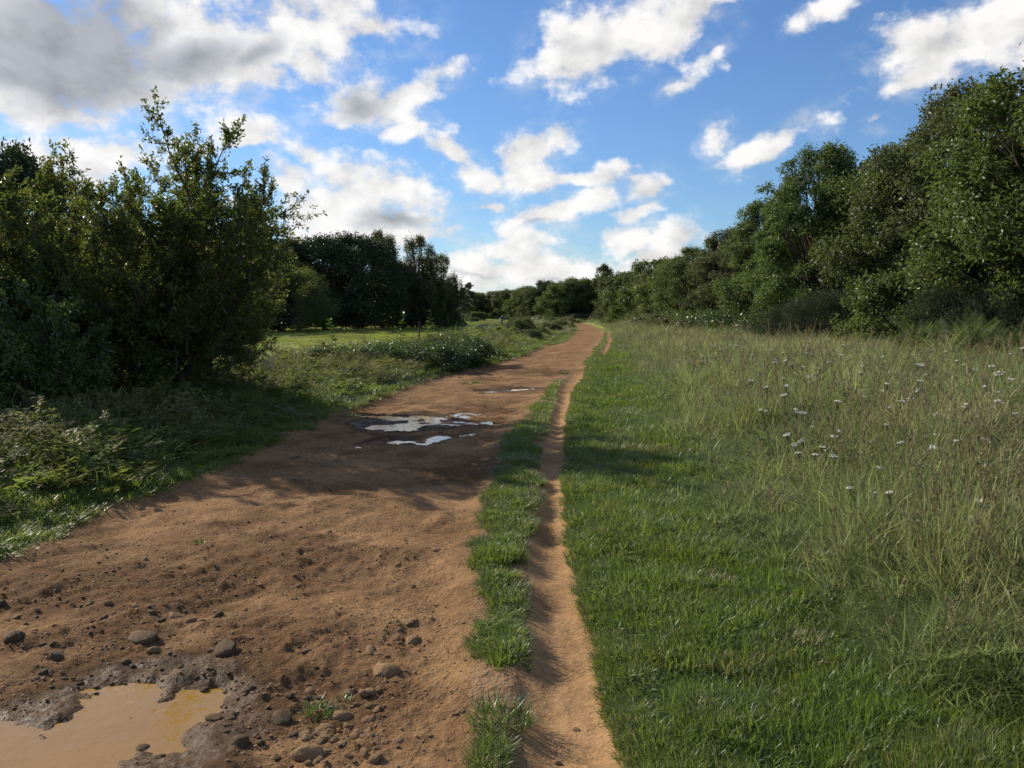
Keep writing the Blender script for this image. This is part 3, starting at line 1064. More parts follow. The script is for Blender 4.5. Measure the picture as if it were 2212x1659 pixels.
B('glossy_bush', GLOSSY, 60, 11.2, 0.86, 1.0, 0, 'glossy leaved bush glinting in the sun in front of the big sallow')
B('glossy_bush', GLOSSY, -120, 11.4, 1.0, 1.1, 130, 'glossy leaved bush cut off by the left edge')
B('gorse_bush', GORSE, 1775, 35.5, 1.0, 1.05, 0, 'large grey green gorse bush at the meadow edge under the thin topped tree')
B('gorse_bush', GORSE, 1700, 38, 0.8, 0.8, 100, 'lower gorse bush at the left shoulder of the large gorse')
B('gorse_bush', GORSE, 2060, 29, 1.05, 1.0, 210, 'dark gorse bush behind the bracken on the right')
B('gorse_bush', GORSE, 2200, 27, 0.9, 1.0, 300, 'dark gorse bush at the right edge behind the bracken')
B('oak_bush', YOUNG, 1925, 31.5, 1.0, 1.0, 40, 'young oak bush with large pale leaves right of the large gorse')
B('bramble_bush', BRAM, 1590, 46, 1.7, 1.7, 10, 'dark bramble mound under the bright green feathery tree')
B('bramble_bush', BRAM, 1520, 52, 1.6, 1.5, 110, 'dark bramble mound left of the one under the feathery tree')
B('bramble_bush', BRAM, 1640, 42, 1.3, 1.3, 150, 'low bramble mound reaching out into the meadow')
B('bramble_bush', BRAM, 990, 27.5, 1.1, .85, 30, 'dark bramble mound hanging over the left edge of the track')
B('bramble_bush', BRAM, 930, 25, .95, .72, 160, 'bramble mound left of the one hanging over the track')
B('bramble_bush', BRAM, 800, 24, .85, 0.55, 250, 'bramble patch in the weeds in front of the sunlit field')
B('bramble_bush', BRAM, 720, 24, 0.7, 0.5, 70, 'leftmost bramble patch in front of the sunlit field')
B('bramble_bush', BRAM, 865, 26, .9, .65, 70, 'bramble patch between the field and the overhanging mound')
g_scrub = 'scrub bushes along the far track'
B('scrub_bush', SCRUB, 1127, 62, .72, 1.1, 10, 'rounded scrub bush beside the far track in front of the standing person', g_scrub)
B('scrub_bush', SCRUB, 1110, 70, 0.4, 1.0, 80, 'bright green scrub bush just right of the piebald horse', g_scrub)
sl = 'small scrub bush among the rough grass along the far track'
for X, z, s in ((1158, 66, .7), (1180, 75, .9), (1205, 95, 1.0), (1140, 52, .7), (1225, 150, 1.2), (1190, 165, 1.3), (1165, 190, 1.5), (1140, 210, 1.5), (1120, 230, 1.4), (1235, 215, 2.0), (1255, 218, 2.0), (1275, 220, 1.9), (1300, 212, 1.9), (1325, 170, 1.6), (1350, 140, 1.5), (1370, 120, 1.6), (1395, 95, 1.5), (1420, 80, 1.6), (1450, 70, 1.6), (1475, 62, 1.5), (1215, 222, 1.9), (1030, 245, 2.4), (1022, 215, 1.2), (985, 105, 1.0)):
    B('scrub_bush', SCRUB, X, z, s, s * .9, X * 53 % 360, sl, g_scrub)


# ------------------------------------------------------------------ scattered grass (geometry nodes)
def blades(g, n, radius, h, w, lean, spread=1.0, dry=0.0):
    a = g.random(n) * 2 * math.pi
    rr = radius * np.sqrt(g.random(n))
    root = np.stack([rr * np.cos(a), rr * np.sin(a), np.full(n, -0.01)], 1)
    az = a + g.normal(0, 1.0, n) * spread
    hh = h * g.uniform(.45, 1.15, n)
    ln = lean * g.uniform(.2, 1.6, n)
    out = np.stack([np.cos(az), np.sin(az), np.zeros(n)], 1)
    sd = np.stack([-np.sin(az), np.cos(az), np.zeros(n)], 1)
    tw = g.normal(0, .6, n)
    sd = sd * np.cos(tw)[:, None] + out * np.sin(tw)[:, None]
    ww = w * g.uniform(.6, 1.3, n)
    ts = np.array([0, .35, .7, 1.0])
    V = np.zeros((n, 7, 3))
    for k, t in enumerate(ts):
        c = root + np.array([0, 0, 1.0]) * (hh * (t - .32 * ln * t * t * t))[:, None] + out * (hh * ln * t ** 1.8)[:, None]
        if k < 3:
            wd = ww * (1.0, .9, .6)[k] * .5
            V[:, 2 * k] = c - sd * wd[:, None]
            V[:, 2 * k + 1] = c + sd * wd[:, None]
        else:
            V[:, 6] = c
    i = np.arange(n)[:, None] * 7
    tri = np.concatenate([i + np.array([q]) for q in ((0, 1, 3), (0, 3, 2), (2, 3, 5), (2, 5, 4), (4, 5, 6))], 0)
    return V.reshape(-1, 3), tri, np.repeat(g.random(n), 7)


def join(*parts):
    """parts: (v, f, tint, mat index)"""
    V, F3, F4, TI, M3, M4 = [], [], [], [], [], []
    o = 0
    for v, f, t, m in parts:
        V.append(v)
        TI.append(np.broadcast_to(t, (len(v),)))
        if f.shape[1] == 3:
            F3.append(f + o)
            M3.append(np.full(len(f), m))
        else:
            F4.append(f + o)
            M4.append(np.full(len(f), m))
        o += len(v)
    fl, mi = [], []
    if F3:
        fl.append(np.vstack(F3))
        mi.append(np.concatenate(M3))
    if F4:
        fl.append(np.vstack(F4))
        mi.append(np.concatenate(M4))
    return np.vstack(V), fl, np.concatenate(TI), np.concatenate(mi)


def proto(coll, name, parts, mats):
    v, fl, ti, mi = join(*parts)
    o = bpy.data.objects.new(name, make_mesh(name, v, fl, mats, {'tint': ti}, False, mi))
    coll.objects.link(o)
    return o


def lawn_collection():
    c = bpy.data.collections.new('lawn_clumps')
    g = np.random.default_rng(5)
    for k in range(6):
        v, t, ti = blades(g, 30, .05, .070, .0046, .75)
        proto(c, 'clump_%02d' % k, [(v, t, ti, 0)], [MAT_GRASS])
    for k in range(6, 12):
        v, t, ti = blades(g, 240, .17, .072, .0046, .8)
        proto(c, 'clump_%02d' % k, [(v, t, ti, 0)], [MAT_GRASS])
    return c


def seed_stalk(g, h, lean=.25, spike=True):
    a = g.random() * 6.28
    out = np.array([math.cos(a), math.sin(a), 0])
    ts = np.linspace(0, 1, 4)
    pts = np.array([[0, 0, 0]]) + np.outer(ts * h, [0, 0, 1]) + np.outer(ts ** 2 * h * lean * g.uniform(.3, 1.5), out)
    parts = [tube_geo([(pts, np.array([.0022, .002, .0016, .001]))], 3)]
    V, F = parts[0]
    res = [(V, F, .5)]
    if spike:
        n = 20
        t = g.uniform(.72, 1.02, n)
        P = np.stack([np.interp(t, ts, pts[:, q]) for q in range(3)], 1)
        D = unit(pts[-1] - pts[-2])[None] + g.normal(0, .35, (n, 3))
        v, f = leaf_geo(P, D, g.normal(size=(n, 3)), .026, .006, g)
        res.append((v, f, .7))
    return res


def meadow_collection():
    c = bpy.data.collections.new('meadow_clumps')
    g = np.random.default_rng(6)
    for k in range(8):
        parts = []
        for q in range(7):
            off = np.array([*g.normal(0, .17, 2), 0]) if q else np.zeros(3)
            v, t, ti = blades(g, 30, .08, g.uniform(.20, .40), .0062, g.uniform(.6, 1.1))
            parts.append((v + off, t, np.clip(ti * .6 + g.random() * .4, 0, 1), 0))
        for q in range((1, 0, 2, 0, 1, 3, 4, 1)[k]):
            off = np.array([*g.normal(0, .18, 2), 0])
            for vv, ff, tt in seed_stalk(g, g.uniform(.30, .50)):
                parts.append((vv + off, ff, tt, 1))
        proto(c, 'clump_%02d' % k, parts, [MAT_MEADOW, MAT_STALK])
    return c


def weed_collection():
    """leafy stems (nettle, dock, thistle), docks' dry spikes, arching grass"""
    c = bpy.data.collections.new('weed_clumps')
    g = np.random.default_rng(8)
    for k in range(8):
        parts = []
        if k < 5:
            for s in range(6):
                hh = g.uniform(.35, .75)
                base = np.array([*g.normal(0, .13, 2), 0])
                a = g.random() * 6.28
                ts = np.linspace(0, 1, 4)
                pts = base + np.outer(ts * hh, [0, 0, 1]) + np.outer(ts ** 2 * hh * g.uniform(.05, .4), [math.cos(a), math.sin(a), 0])
                V, F = tube_geo([(pts, np.array([.004, .0035, .003, .0015]))], 3)
                parts.append((V, F, .6, 0))
                n = 22
                t = g.uniform(.15, 1, n)
                P = np.stack([np.interp(t, ts, pts[:, q]) for q in range(3)], 1)
                aa = g.random(n) * 6.28
                D = np.stack([np.cos(aa), np.sin(aa), g.uniform(-.3, .5, n)], 1)
                L = (.11 - .06 * t) * g.uniform(.6, 1.2, n)
                v, f = leaf_geo(P, D, g.normal(0, .4, (n, 3)) + [0, 0, 1], L, L * .45, g)
                parts.append((v, f, np.repeat(g.random(n), 4), 0))
            v, t, ti = blades(g, 40, .2, .3, .006, .8)
            parts.append((v, t, ti, 0))
        else:
            v, t, ti = blades(g, 80, .2, .38, .006, .8)
            parts.append((v, t, ti, 0))
            for s in range(4):
                off = np.array([*g.normal(0, .14, 2), 0])
                for vv, ff, tt in seed_stalk(g, g.uniform(.4, .75)):
                    parts.append((vv + off, ff, tt, 1))
        proto(c, 'clump_%02d' % k, parts, [MAT_WEED, MAT_STALK])
    return c


def node_scatter(name, coll, P, rot, scl, idx, itint, idry, label, extra=None):
    me = bpy.data.meshes.new(name)
    n = len(P)
    me.vertices.add(n)
    me.vertices.foreach_set('co', np.asarray(P, np.float32).ravel())
    for nm, typ, val, key in (('rot', 'FLOAT_VECTOR', rot, 'vector'), ('scl', 'FLOAT_VECTOR', scl, 'vector'), ('idx', 'INT', idx, 'value'), ('itint', 'FLOAT', itint, 'value'), ('idry', 'FLOAT', idry, 'value')):
        a = me.attributes.new(nm, typ, 'POINT')
        a.data.foreach_set(key, np.asarray(val, np.int32 if typ == 'INT' else np.float32).ravel())
    o = link(name, me)
    tag(o, label, None, None, 'stuff')
    ng = bpy.data.node_groups.new(name, 'GeometryNodeTree')
    ng.interface.new_socket('Geometry', in_out='INPUT', socket_type='NodeSocketGeometry')
    ng.interface.new_socket('Geometry', in_out='OUTPUT', socket_type='NodeSocketGeometry')
    gi = ng.nodes.new('NodeGroupInput')
    go = ng.nodes.new('NodeGroupOutput')
    iop = ng.nodes.new('GeometryNodeInstanceOnPoints')
    ci = ng.nodes.new('GeometryNodeCollectionInfo')
    ci.inputs['Collection'].default_value = coll
    ci.inputs['Separate Children'].default_value = True
    ci.inputs['Reset Children'].default_value = True
    iop.inputs['Pick Instance'].default_value = True

    def na(nm, dt):
        q = ng.nodes.new('GeometryNodeInputNamedAttribute')
        q.data_type = dt
        q.inputs['Name'].default_value = nm
        return q.outputs['Attribute']
    L = ng.links
    e2r = ng.nodes.new('FunctionNodeEulerToRotation')
    L.new(na('rot', 'FLOAT_VECTOR'), e2r.inputs[0])
    L.new(gi.outputs[0], iop.inputs['Points'])
    L.new(ci.outputs[0], iop.inputs['Instance'])
    L.new(na('idx', 'INT'), iop.inputs['Instance Index'])
    L.new(e2r.outputs[0], iop.inputs['Rotation'])
    L.new(na('scl', 'FLOAT_VECTOR'), iop.inputs['Scale'])
    L.new(iop.outputs[0], go.inputs[0])
    md = o.modifiers.new('scatter', 'NODES')
    md.node_group = ng
    return o


def sample_points(g, n, r0, r1, p=1.5, a0=-40, a1=38):
    """points whose density falls as r**-p"""
    u = g.random(n)
    e = 2 - p
    r = (r0 ** e + u * (r1 ** e - r0 ** e)) ** (1 / e)
    t = np.radians(g.uniform(a0, a1, n))
    return r * np.sin(t), r * np.cos(t), r


MAT_FIELD = leaf_mat('field_blade', (0.10, 0.150, 0.026), (0.20, 0.235, 0.045), (0.36, 0.42, 0.06), 0.45, 0.5, 0.35, True, (0.34, 0.30, 0.12))
LAWN, MEAD, WEED = lawn_collection(), meadow_collection(), weed_collection()
FIELD = bpy.data.collections.new('field_clumps')
for q in range(6):
    gq = np.random.default_rng(400 + q)
    v, t, ti = blades(gq, 220, .17, .075, .0055, .8)
    proto(FIELD, 'clump_%02d' % q, [(v, t, ti, 0)], [MAT_FIELD])


def masks(x, y):
    ts, ps, qs = track_sd(x, y), path_sd(x, y), path2_sd(x, y)
    return ts, ps, qs


def finish(name, coll, x, y, r, wid, hgt, nk, g, itint, idry, label, tilt=.12, idx=None):
    z = height(x, y)
    n = len(x)
    P = np.stack([x, y, z - 0.004], 1)
    rot = np.stack([g.normal(0, tilt, n), g.normal(0, tilt, n), g.random(n) * 6.28], 1)
    scl = np.stack([wid, wid, hgt], 1)
    print(name, n)
    return node_scatter(name, coll, P, rot, scl, g.integers(0, nk, n) if idx is None else idx, itint, idry, label)


def strip_bare(x, y):
    """bare gaps in the grass strip between track and path"""
    return fbm(x * 1.6, y * 1.3, 3, 71)


def scatter_lawn():
    g = np.random.default_rng(51)
    x, y, r = sample_points(g, 260000, 2.3, 75, 1.55)
    ts, ps, qs = masks(x, y)
    xr, pl, pr, xm = XR(y), PL(y), PR(y), XM(y)
    wdt = (r / 3.0) ** .52
    mrg = .012 + .050 * (wdt - 1)
    free = (ts < 0.01 - .5 * mrg) & (ps < -mrg) & (qs < -.03)
    om = x - xm
    lawn = free & (x > np.minimum(pr, 1e9)) & (om < 0.6 + 0.5 * fbm(x, y, 2, 72))
    lawn &= (y < PY_END + 200)
    sb = strip_bare(x, y)
    strip = free & (x > xr) & (x < pl) & (y < PY_END)
    yy = np.clip((y - 2.5) / 8, 0, 1)
    strip &= (sb + .8 * np.abs(x - (xr + pl) / 2) / -0.1 * .25 > -0.14 - 0.65 * yy) & (ps < -0.075 + 0.04 * yy) & (ts < -.01)
    # break up the near strip into tufts
    gap = np.zeros(len(x), bool)
    for Y in (1600, 1530, 1340, 1190):
        gy = G(1080, Y)[1]
        gap |= (np.abs(y - gy) < .045) & (g.random(len(x)) < .85)
    strip &= ~(gap & (y < 6.5))
    # far strip breaks up
    strip &= ~((y > 21.5) & (fbm(x * .8, y * .5, 2, 73) < 0.05))
    tufts = free & (y > PY_END - 1)
    keep = lawn | strip | (tufts & (x < xm) & (x > xr))
    x, y, r, om = x[keep], y[keep], r[keep], om[keep]
    ts, ps, stp = ts[keep], ps[keep], strip[keep]
    n = len(x)
    dE = np.minimum(np.minimum(-ps, -path2_sd(x, y)), np.where(ts < 0, -ts, 9))
    fine = stp | (dE < .20 * (r / 3.0) ** .52 + .06) | (np.abs(x - Q0(y)) < 1.2) & (y > Q_A)
    keep = fine | (g.random(n) < .17)
    x, y, r, om, ts, ps, stp, dE, fine = [q[keep] for q in (x, y, r, om, ts, ps, stp, dE, fine)]
    n = len(x)
    wid = (r / 3.0) ** .52 * g.uniform(.8, 1.25, n)
    wid = np.where(fine, np.minimum(wid, 1.9), wid)
    edge = sstep(.25, .02, dE)
    hvar = 1 + .55 * fbm(x * 1.4, y * 1.4, 4, 74, .6)
    hgt = (r / 3.0) ** .15 * g.uniform(.7, 1.25, n) * hvar * np.where(stp, .85 + .5 * fbm(x * 4, y * 4, 2, 77), 1.0) * (.55 + .45 * sstep(.0, .12, dE))
    hgt *= 1 + .6 * sstep(-1.5, .3, om)
    it = np.clip(.42 + .5 * fbm(x * .6, y * .6, 4, 75, .6) + g.normal(0, .12, n) + .2 * sstep(8, 30, r), 0, 1)
    dr = np.clip((g.random(n) < .08) * .7 + .35 * sstep(-1.2, .5, om) * g.random(n) + .12 * fbm(x * .8, y * .8, 2, 76) + edge * .2 * g.random(n), 0, 1)
    finish('lawn_grass', LAWN, x, y, r, wid, hgt, 12, g, it, dr, 'short green grass beside and between the track and footpath', .12, np.where(fine, g.integers(0, 6, n), g.integers(6, 12, n)))


def scatter_meadow():
    g = np.random.default_rng(52)
    x, y, r = sample_points(g, 24000, 2.5, 110, 1.45, -5, 40)
    ts, ps, qs = masks(x, y)
    om = x - XM(y) + .35 * fbm(x * .7, y * .7, 3, 81)
    lim = np.interp(y, [0, 20, 30, 45, 70, 130], [22, 19, 15.5, 16.5, 17, 24])
    keep = (om > 0) & (ts < -.3) & (ps < -.3) & (qs < -.3) & (x < lim)
    x, y, r, om = x[keep], y[keep], r[keep], om[keep]
    n = len(x)
    wid = (r / 4.0) ** .42 * g.uniform(.8, 1.3, n)
    hv = np.clip(.92 + 1.1 * fbm(x * .9, y * .9, 4, 82, .6), .45, 1.8)
    hgt = (r / 4.0) ** .10 * g.uniform(.75, 1.3, n) * hv * (.6 + .5 * sstep(0, .9, om))
    it = np.clip(.55 + .75 * fbm(x * .8, y * .8, 4, 83, .6) + g.normal(0, .15, n), 0, 1)
    dr = np.clip(-.08 + .45 * fbm(x * .35 + 9, y * .35, 3, 84) + .30 * sstep(14, 32, y) + g.normal(0, .14, n), 0, .8)
    finish('meadow_grass', MEAD, x, y, r, wid, hgt, 8, g, it, dr, 'long pale meadow grass with dry seed stalks right of the lawn', .2)
    # dark leafy weeds among the grass
    k = (fbm(x * .6, y * .6, 3, 85) > .08) & (g.random(n) < .5) & (om > .4)
    x, y, r = x[k], y[k], r[k]
    m = len(x)
    finish('meadow_weeds', WEED, x, y, r, (r / 4) ** .4 * g.uniform(.7, 1.1, m), g.uniform(.45, .75, m), 8, g, g.random(m) * .7, g.random(m) * .3, 'dark leafy weeds among the long grass on the right', .15)


def scatter_left():
    g = np.random.default_rng(53)
    # short lush edge and longer grass of the verge
    x, y, r = sample_points(g, 120000, 3.0, 130, 1.5, -44, 14)
    ts = track_sd(x, y)
    off = XL(y) - x
    keep = (ts < 0.0) & (off > -.3) & (off < 2.6 + 1.2 * fbm(x * .5, y * .5, 2, 91)) & (y > 1)
    xa, ya, ra, oa = x[keep], y[keep], r[keep], off[keep]
    fine = oa < .35
    k2 = fine | (g.random(len(xa)) < .2)
    xa, ya, ra, oa, fine = xa[k2], ya[k2], ra[k2], oa[k2], fine[k2]
    n = len(xa)
    hgt = (ra / 4) ** .12 * g.uniform(.8, 1.3, n) * (.75 + 1.6 * sstep(.1, 1.4, oa)) * (1 + .35 * fbm(xa, ya, 2, 92))
    wid = (ra / 3.6) ** .52 * g.uniform(.9, 1.4, n)
    it = np.clip(.62 + .35 * fbm(xa * .6, ya * .6, 3, 93) + g.normal(0, .12, n), 0, 1)
    finish('verge_grass', LAWN, xa, ya, ra, wid, hgt, 12, g, it, np.clip(g.normal(.05, .1, n), 0, .6), 'lush green grass sloping down to the left edge of the track', .15, np.where(fine, g.integers(0, 6, n), g.integers(6, 12, n)))
    # weeds
    x, y, r = sample_points(g, 55000, 4.0, 170, 1.45, -44, 18)
    ts = track_sd(x, y)
    off = XL(y) - x + .4 * fbm(x * .6, y * .6, 3, 94)
    wmax = np.interp(y, [0, 10, 20, 30, 60, 120], [3.5, 4.2, 4.8, 5.5, 7.0, 9.0])
    keep = (ts < -.2) & (off > .75) & (off < wmax) & (y > 3)
    x, y, r, off = x[keep], y[keep], r[keep], off[keep]
    n = len(x)
    hgt = g.uniform(.6, 1.15, n) * (.45 + .5 * sstep(.7, 2.2, off)) * (1 - .35 * sstep(3.0, 5.0, off)) * (1 + .35 * fbm(x * .5, y * .5, 2, 95))
    hgt *= np.interp(y, [0, 8, 14, 20, 60, 120], [.6, .7, .6, .6, .6, .7]) * np.where((y > 32) & (off > 2.2), .6, 1.0)
    wid = (r / 5) ** .42 * g.uniform(.8, 1.3, n)
    it = np.clip(.5 + .4 * fbm(x * .5, y * .5, 3, 96) + g.normal(0, .15, n), 0, 1)
    dr = np.clip(.18 + .5 * fbm(x * .4, y * .4, 3, 97) + g.normal(0, .12, n), 0, .85)
    finish('verge_weeds', WEED, x, y, r, wid, hgt, 8, g, it, dr, 'tangle of weeds and long grass along the left verge', .2)
    # field turf
    x, y, r = sample_points(g, 14000, 14, 240, 1.2, -44, 2)
    off = XL(y) - x
    keep = (off > 5.5)
    x, y, r = x[keep], y[keep], r[keep]
    n = len(x)
    finish('field_grass', FIELD, x, y, r, (r / 4) ** .55 * g.uniform(1, 1.5, n), (r / 6) ** .1 * g.uniform(.5, .9, n), 6, g, np.clip(g.normal(.5, .25, n), 0, 1), np.clip(.10 + .3 * fbm(x * .1, y * .1, 3, 98), 0, .6), 'sunlit cropped grass of the field on the left', .1)
    # rough grass either side of the far bend
    x, y, r = sample_points(g, 6000, 70, 260, .9, -6, 22)
    ts, qs = track_sd(x, y), path2_sd(x, y)
    off = XL(y) - x
    keep = (ts < -.6) & (qs < -.8) & (off < 9) & ~((x > XR(y)) & (x < XM(y)) & (y < 200))
    x, y, r = x[keep], y[keep], r[keep]
    n = len(x)
    finish('rough_grass', MEAD, x, y, r, (r / 4) ** .45, g.uniform(.6, 1.2, n) * np.where(x < XL(y) - 2, .65, 1.0), 8, g, g.random(n), np.clip(.2 + .5 * fbm(x * .1, y * .1, 3, 99), 0, .9), 'rough tussocky grass round the far bend of the track', .2)


def lawn_extras():
    c = bpy.data.collections.new('lawn_weeds')
    g = np.random.default_rng(15)
    for k in range(5):
        n = (16, 22, 12, 18, 14)[k]
        a = g.random(n) * 6.28
        ln = g.uniform(.025, .06, n) * (1, .6, 1.3, .8, 1)[k]
        D = np.stack([np.cos(a), np.sin(a), g.uniform(.15, .9, n)], 1)
        P = np.stack([.012 * np.cos(a), .012 * np.sin(a), g.uniform(.01, .05, n)], 1) + g.normal(0, (.0, .05, 0, .04, 0)[k], (n, 3)) * [1, 1, 0]
        v, f = leaf_geo(P, D, np.tile([0, 0, 1.0], (n, 1)), ln, ln * (.45, .9, .4, .8, .5)[k], g, .12)
        proto(c, 'clump_%02d' % k, [(v, f, np.repeat(g.random(n), 4), 0)], [MAT_WEED])
    for k in range(5, 8):
        parts = []
        for q in range(5):
            v, t, ti = blades(g, 1, .06, .16, .003, 2.2)
            parts.append((v, t, ti, 0))
        proto(c, 'clump_%02d' % k, parts, [MAT_STALK])
    x, y, r = sample_points(g, 9000, 2.4, 40, 1.5, -25, 38)
    om = x - XM(y)
    keep = (path_sd(x, y) < -.03) & (track_sd(x, y) < -.02) & (path2_sd(x, y) < -.1) & (x > PR(y) + .06) & (om < .8) & (fbm(x * .8, y * .8, 3, 86) > -.1)
    x, y, r = x[keep], y[keep], r[keep]
    n = len(x)
    finish('lawn_weeds', c, x, y, r, (r / 3) ** .35 * g.uniform(.5, 1.0, n), g.uniform(.8, 1.3, n), 8, g, g.random(n) * .5, g.random(n) * .2, 'small broad leaved weeds and dry straws among the short grass', .15)


scatter_lawn()
lawn_extras()
scatter_meadow()
scatter_left()

# ------------------------------------------------------------------ bracken
def frond_mesh(g, nf=9, L=1.0):
    parts = []
    V, F, TI, DR = [], [], [], []
    o = 0
    for k in range(nf):
        a = 2 * math.pi * k / nf + g.normal(0, .4)
        out = np.array([math.cos(a), math.sin(a), 0])
        side = np.array([-math.sin(a), math.cos(a), 0])
        ln = L * g.uniform(.7, 1.15)
        arch = g.uniform(.3, .95)
        t = np.linspace(0, 1, 26)
        rach = np.outer(ln * t * (1 - .45 * t * arch), [0, 0, 1]) + np.outer(ln * arch * .75 * t ** 1.6, out)
        brown = float(g.random() < .02)
        for i in range(7, 26):
            w = .34 * ln * (1 - t[i]) ** .8 + .015
            dirr = unit(rach[i] - rach[i - 1])
            for s in (-1, 1):
                m = 5
                q = np.linspace(.1, 1, m)
                P = rach[i] + np.outer(q * w * .9, side * s + dirr * .35 + np.array([0, 0, -.25]))
                # pinnules: small leaves on both edges
                for e in (-1, 1):
                    D = np.tile(dirr * e + side * s * .4, (m, 1))
                    v, f = leaf_geo(P, D, np.tile(np.array([0, 0, 1.0]) + out * .3, (m, 1)), (.060 - .035 * q) * (1 - .4 * t[i]), .022 * (1 - .4 * q), g, .05)
                    V.append(v)
                    F.append(f + o)
                    o += len(v)
                    TI.append(np.full(len(v), g.random()))
                    DR.append(np.full(len(v), brown))
        tv, tf = tube_geo([(rach[::5], np.linspace(.008, .002, len(rach[::5])))], 3)
        tri = np.vstack([tf[:, [0, 1, 2]], tf[:, [0, 2, 3]]])
        V.append(tv)
        F.append(tri + o)
        o += len(tv)
        TI.append(np.full(len(tv), .4))
        DR.append(np.full(len(tv), brown))
    return make_mesh('bracken', np.vstack(V), np.vstack(F), [M_BRACKEN], {'tint': np.concatenate(TI), 'dry': np.concatenate(DR)})


gb = np.random.default_rng(61)
FR = [frond_mesh(gb, 12, 1.1) for _ in range(3)]
br_lab = 'bracken clump in the pale green fern bank at the right edge of the meadow'
br_lab2 = 'bracken clump in the fern bank beside the far bend of the track'
for i in range(34):
    X = gb.uniform(1960, 2260)
    z = gb.uniform(23.0, 27.5) - (X - 2000) * .004
    x, y = AT(X, z)
    o = link('bracken', FR[i % 3], None, (x, y, H1(x, y)), gb.random() * 6.28)
    s = gb.uniform(1.0, 1.5)
    o.scale = (s, s, s * gb.uniform(.9, 1.15))
    tag(o, br_lab, 'bracken', 'bracken along the right of the meadow')
for i in range(26):
    X = gb.uniform(1305, 1500)
    z = np.interp(X, [1305, 1400, 1500], [150, 78, 56]) * gb.uniform(.95, 1.1)
    x, y = AT(X, z)
    o = link('bracken', FR[i % 3], None, (x, y, H1(x, y)), gb.random() * 6.28)
    s = gb.uniform(1.5, 2.3)
    o.scale = (s * 1.3, s * 1.3, s)
    tag(o, br_lab2, 'bracken', 'bracken beside the far bend')

# ------------------------------------------------------------------ yarrow flowers
def flower_meshes(g, h):
    a = g.random() * 6.28
    ts = np.linspace(0, 1, 4)
    pts = np.outer(ts * h, [0, 0, 1]) + np.outer(ts ** 2 * h * .12, [math.cos(a), math.sin(a), 0])
    sv, sf = tube_geo([(pts, np.array([.003, .0028, .0024, .002]))], 3)
    top = pts[-1]
    br = []
    V, F = [], []
    o = 0
    for k in range(15):
        rr = .026 * math.sqrt(g.random())
        b = g.random() * 6.28
        c = top + np.array([rr * math.cos(b), rr * math.sin(b), .03 + g.normal(0, .004) - rr * .15])
        br.append((np.array([top - [0, 0, .03], c]), np.array([.0012, .0008])))
        n = 6
        ang = np.linspace(0, 6.28, n, endpoint=False)
        R = g.uniform(.006, .010)
        ring = c + np.stack([R * np.cos(ang), R * np.sin(ang), np.full(n, -.003)], 1)
        V.append(np.vstack([c + [0, 0, .004], ring]))
        F.append(np.array([[0, 1 + i, 1 + (i + 1) % n] for i in range(n)]) + o)
        o += n + 1
    bv, bf = tube_geo(br, 3)
    stem = make_mesh('stem', np.vstack([sv, bv]), np.vstack([sf, bf + len(sv)]), [MAT_FSTEM])
    head = make_mesh('flower_head', np.vstack(V), np.vstack(F), [MAT_FLOWER])
    return stem, head


gf = np.random.default_rng(77)
FLW = [flower_meshes(gf, h) for h in (.34, .40, .46, .38)]


def flower(x, y, s, label, group, k):
    e = empty('yarrow_flower', (x, y, H1(x, y)), gf.random() * 6.28, s)
    e.rotation_euler[0], e.rotation_euler[1] = gf.normal(0, .2), gf.normal(0, .2)
    e.scale = (s * gf.uniform(.4, .9),) * 2 + (s,)
    tag(e, label, 'flower', group)
    link('stem', FLW[k][0], e)
    link('flower_head', FLW[k][1], e)


cl = [(2180, 870, 90, 40, 40), (2050, 860, 60, 30, 24), (1920, 840, 60, 20, 14), (1750, 800, 100, 18, 24), (1600, 790, 80, 14, 22), (1510, 790, 50, 14, 20), (1560, 880, 60, 12, 12), (1650, 920, 90, 20, 24),
      (1750, 970, 80, 22, 14), (1660, 985, 30, 10, 5), (1980, 1190, 60, 30, 5), (2110, 1080, 80, 20, 9), (2180, 940, 40, 20, 10), (1850, 770, 150, 10, 26), (1450, 770, 40, 12, 16), (1960, 1250, 20, 40, 3), (1880, 1380, 60, 20, 4), (2180, 1440, 20, 15, 1), (1700, 850, 100, 20, 12)]
cl = [(X, Y, dx * 1.3, dy * 1.2, max(1, int(n * .62))) for X, Y, dx, dy, n in cl] + [(gf.uniform(1420, 2220), gf.uniform(775, 1010), 5, 4, 1) for i in range(110)] + [(gf.uniform(1750, 2220), gf.uniform(1010, 1400), 5, 4, 1) for i in range(22)]
for X, Y, dx, dy, n in cl:
    for i in range(n):
        px, py = X + gf.normal(0, .95) * dx, Y + gf.normal(0, .8) * dy
        hz = .42
        x, y = G(px, py, hz + .05)
        if x < XM(y) + .1:
            continue
        far = y > 12
        s = (gf.uniform(1.0, 1.35) if y < 8 else gf.uniform(1.3, 1.8))
        flower(x, y, s, 'white yarrow umbel on a thin stalk near the front of the long grass' if not far else 'small white yarrow umbel in the far part of the meadow', 'yarrow in the meadow', gf.integers(0, 4))
for X, Y in ((55, 958), (95, 962), (130, 1000), (205, 985), (150, 985), (80, 1010), (10, 965), (5, 1065)):
    x, y = AT(X, 7.9)
    top = CAM_H - (Y - 683) / FPX * 7.9
    flower(x, y, (top - H1(x, y)) / .42, 'faded white yarrow umbel on the left verge below the glossy bush', 'yarrow on the left verge', gf.integers(0, 4))

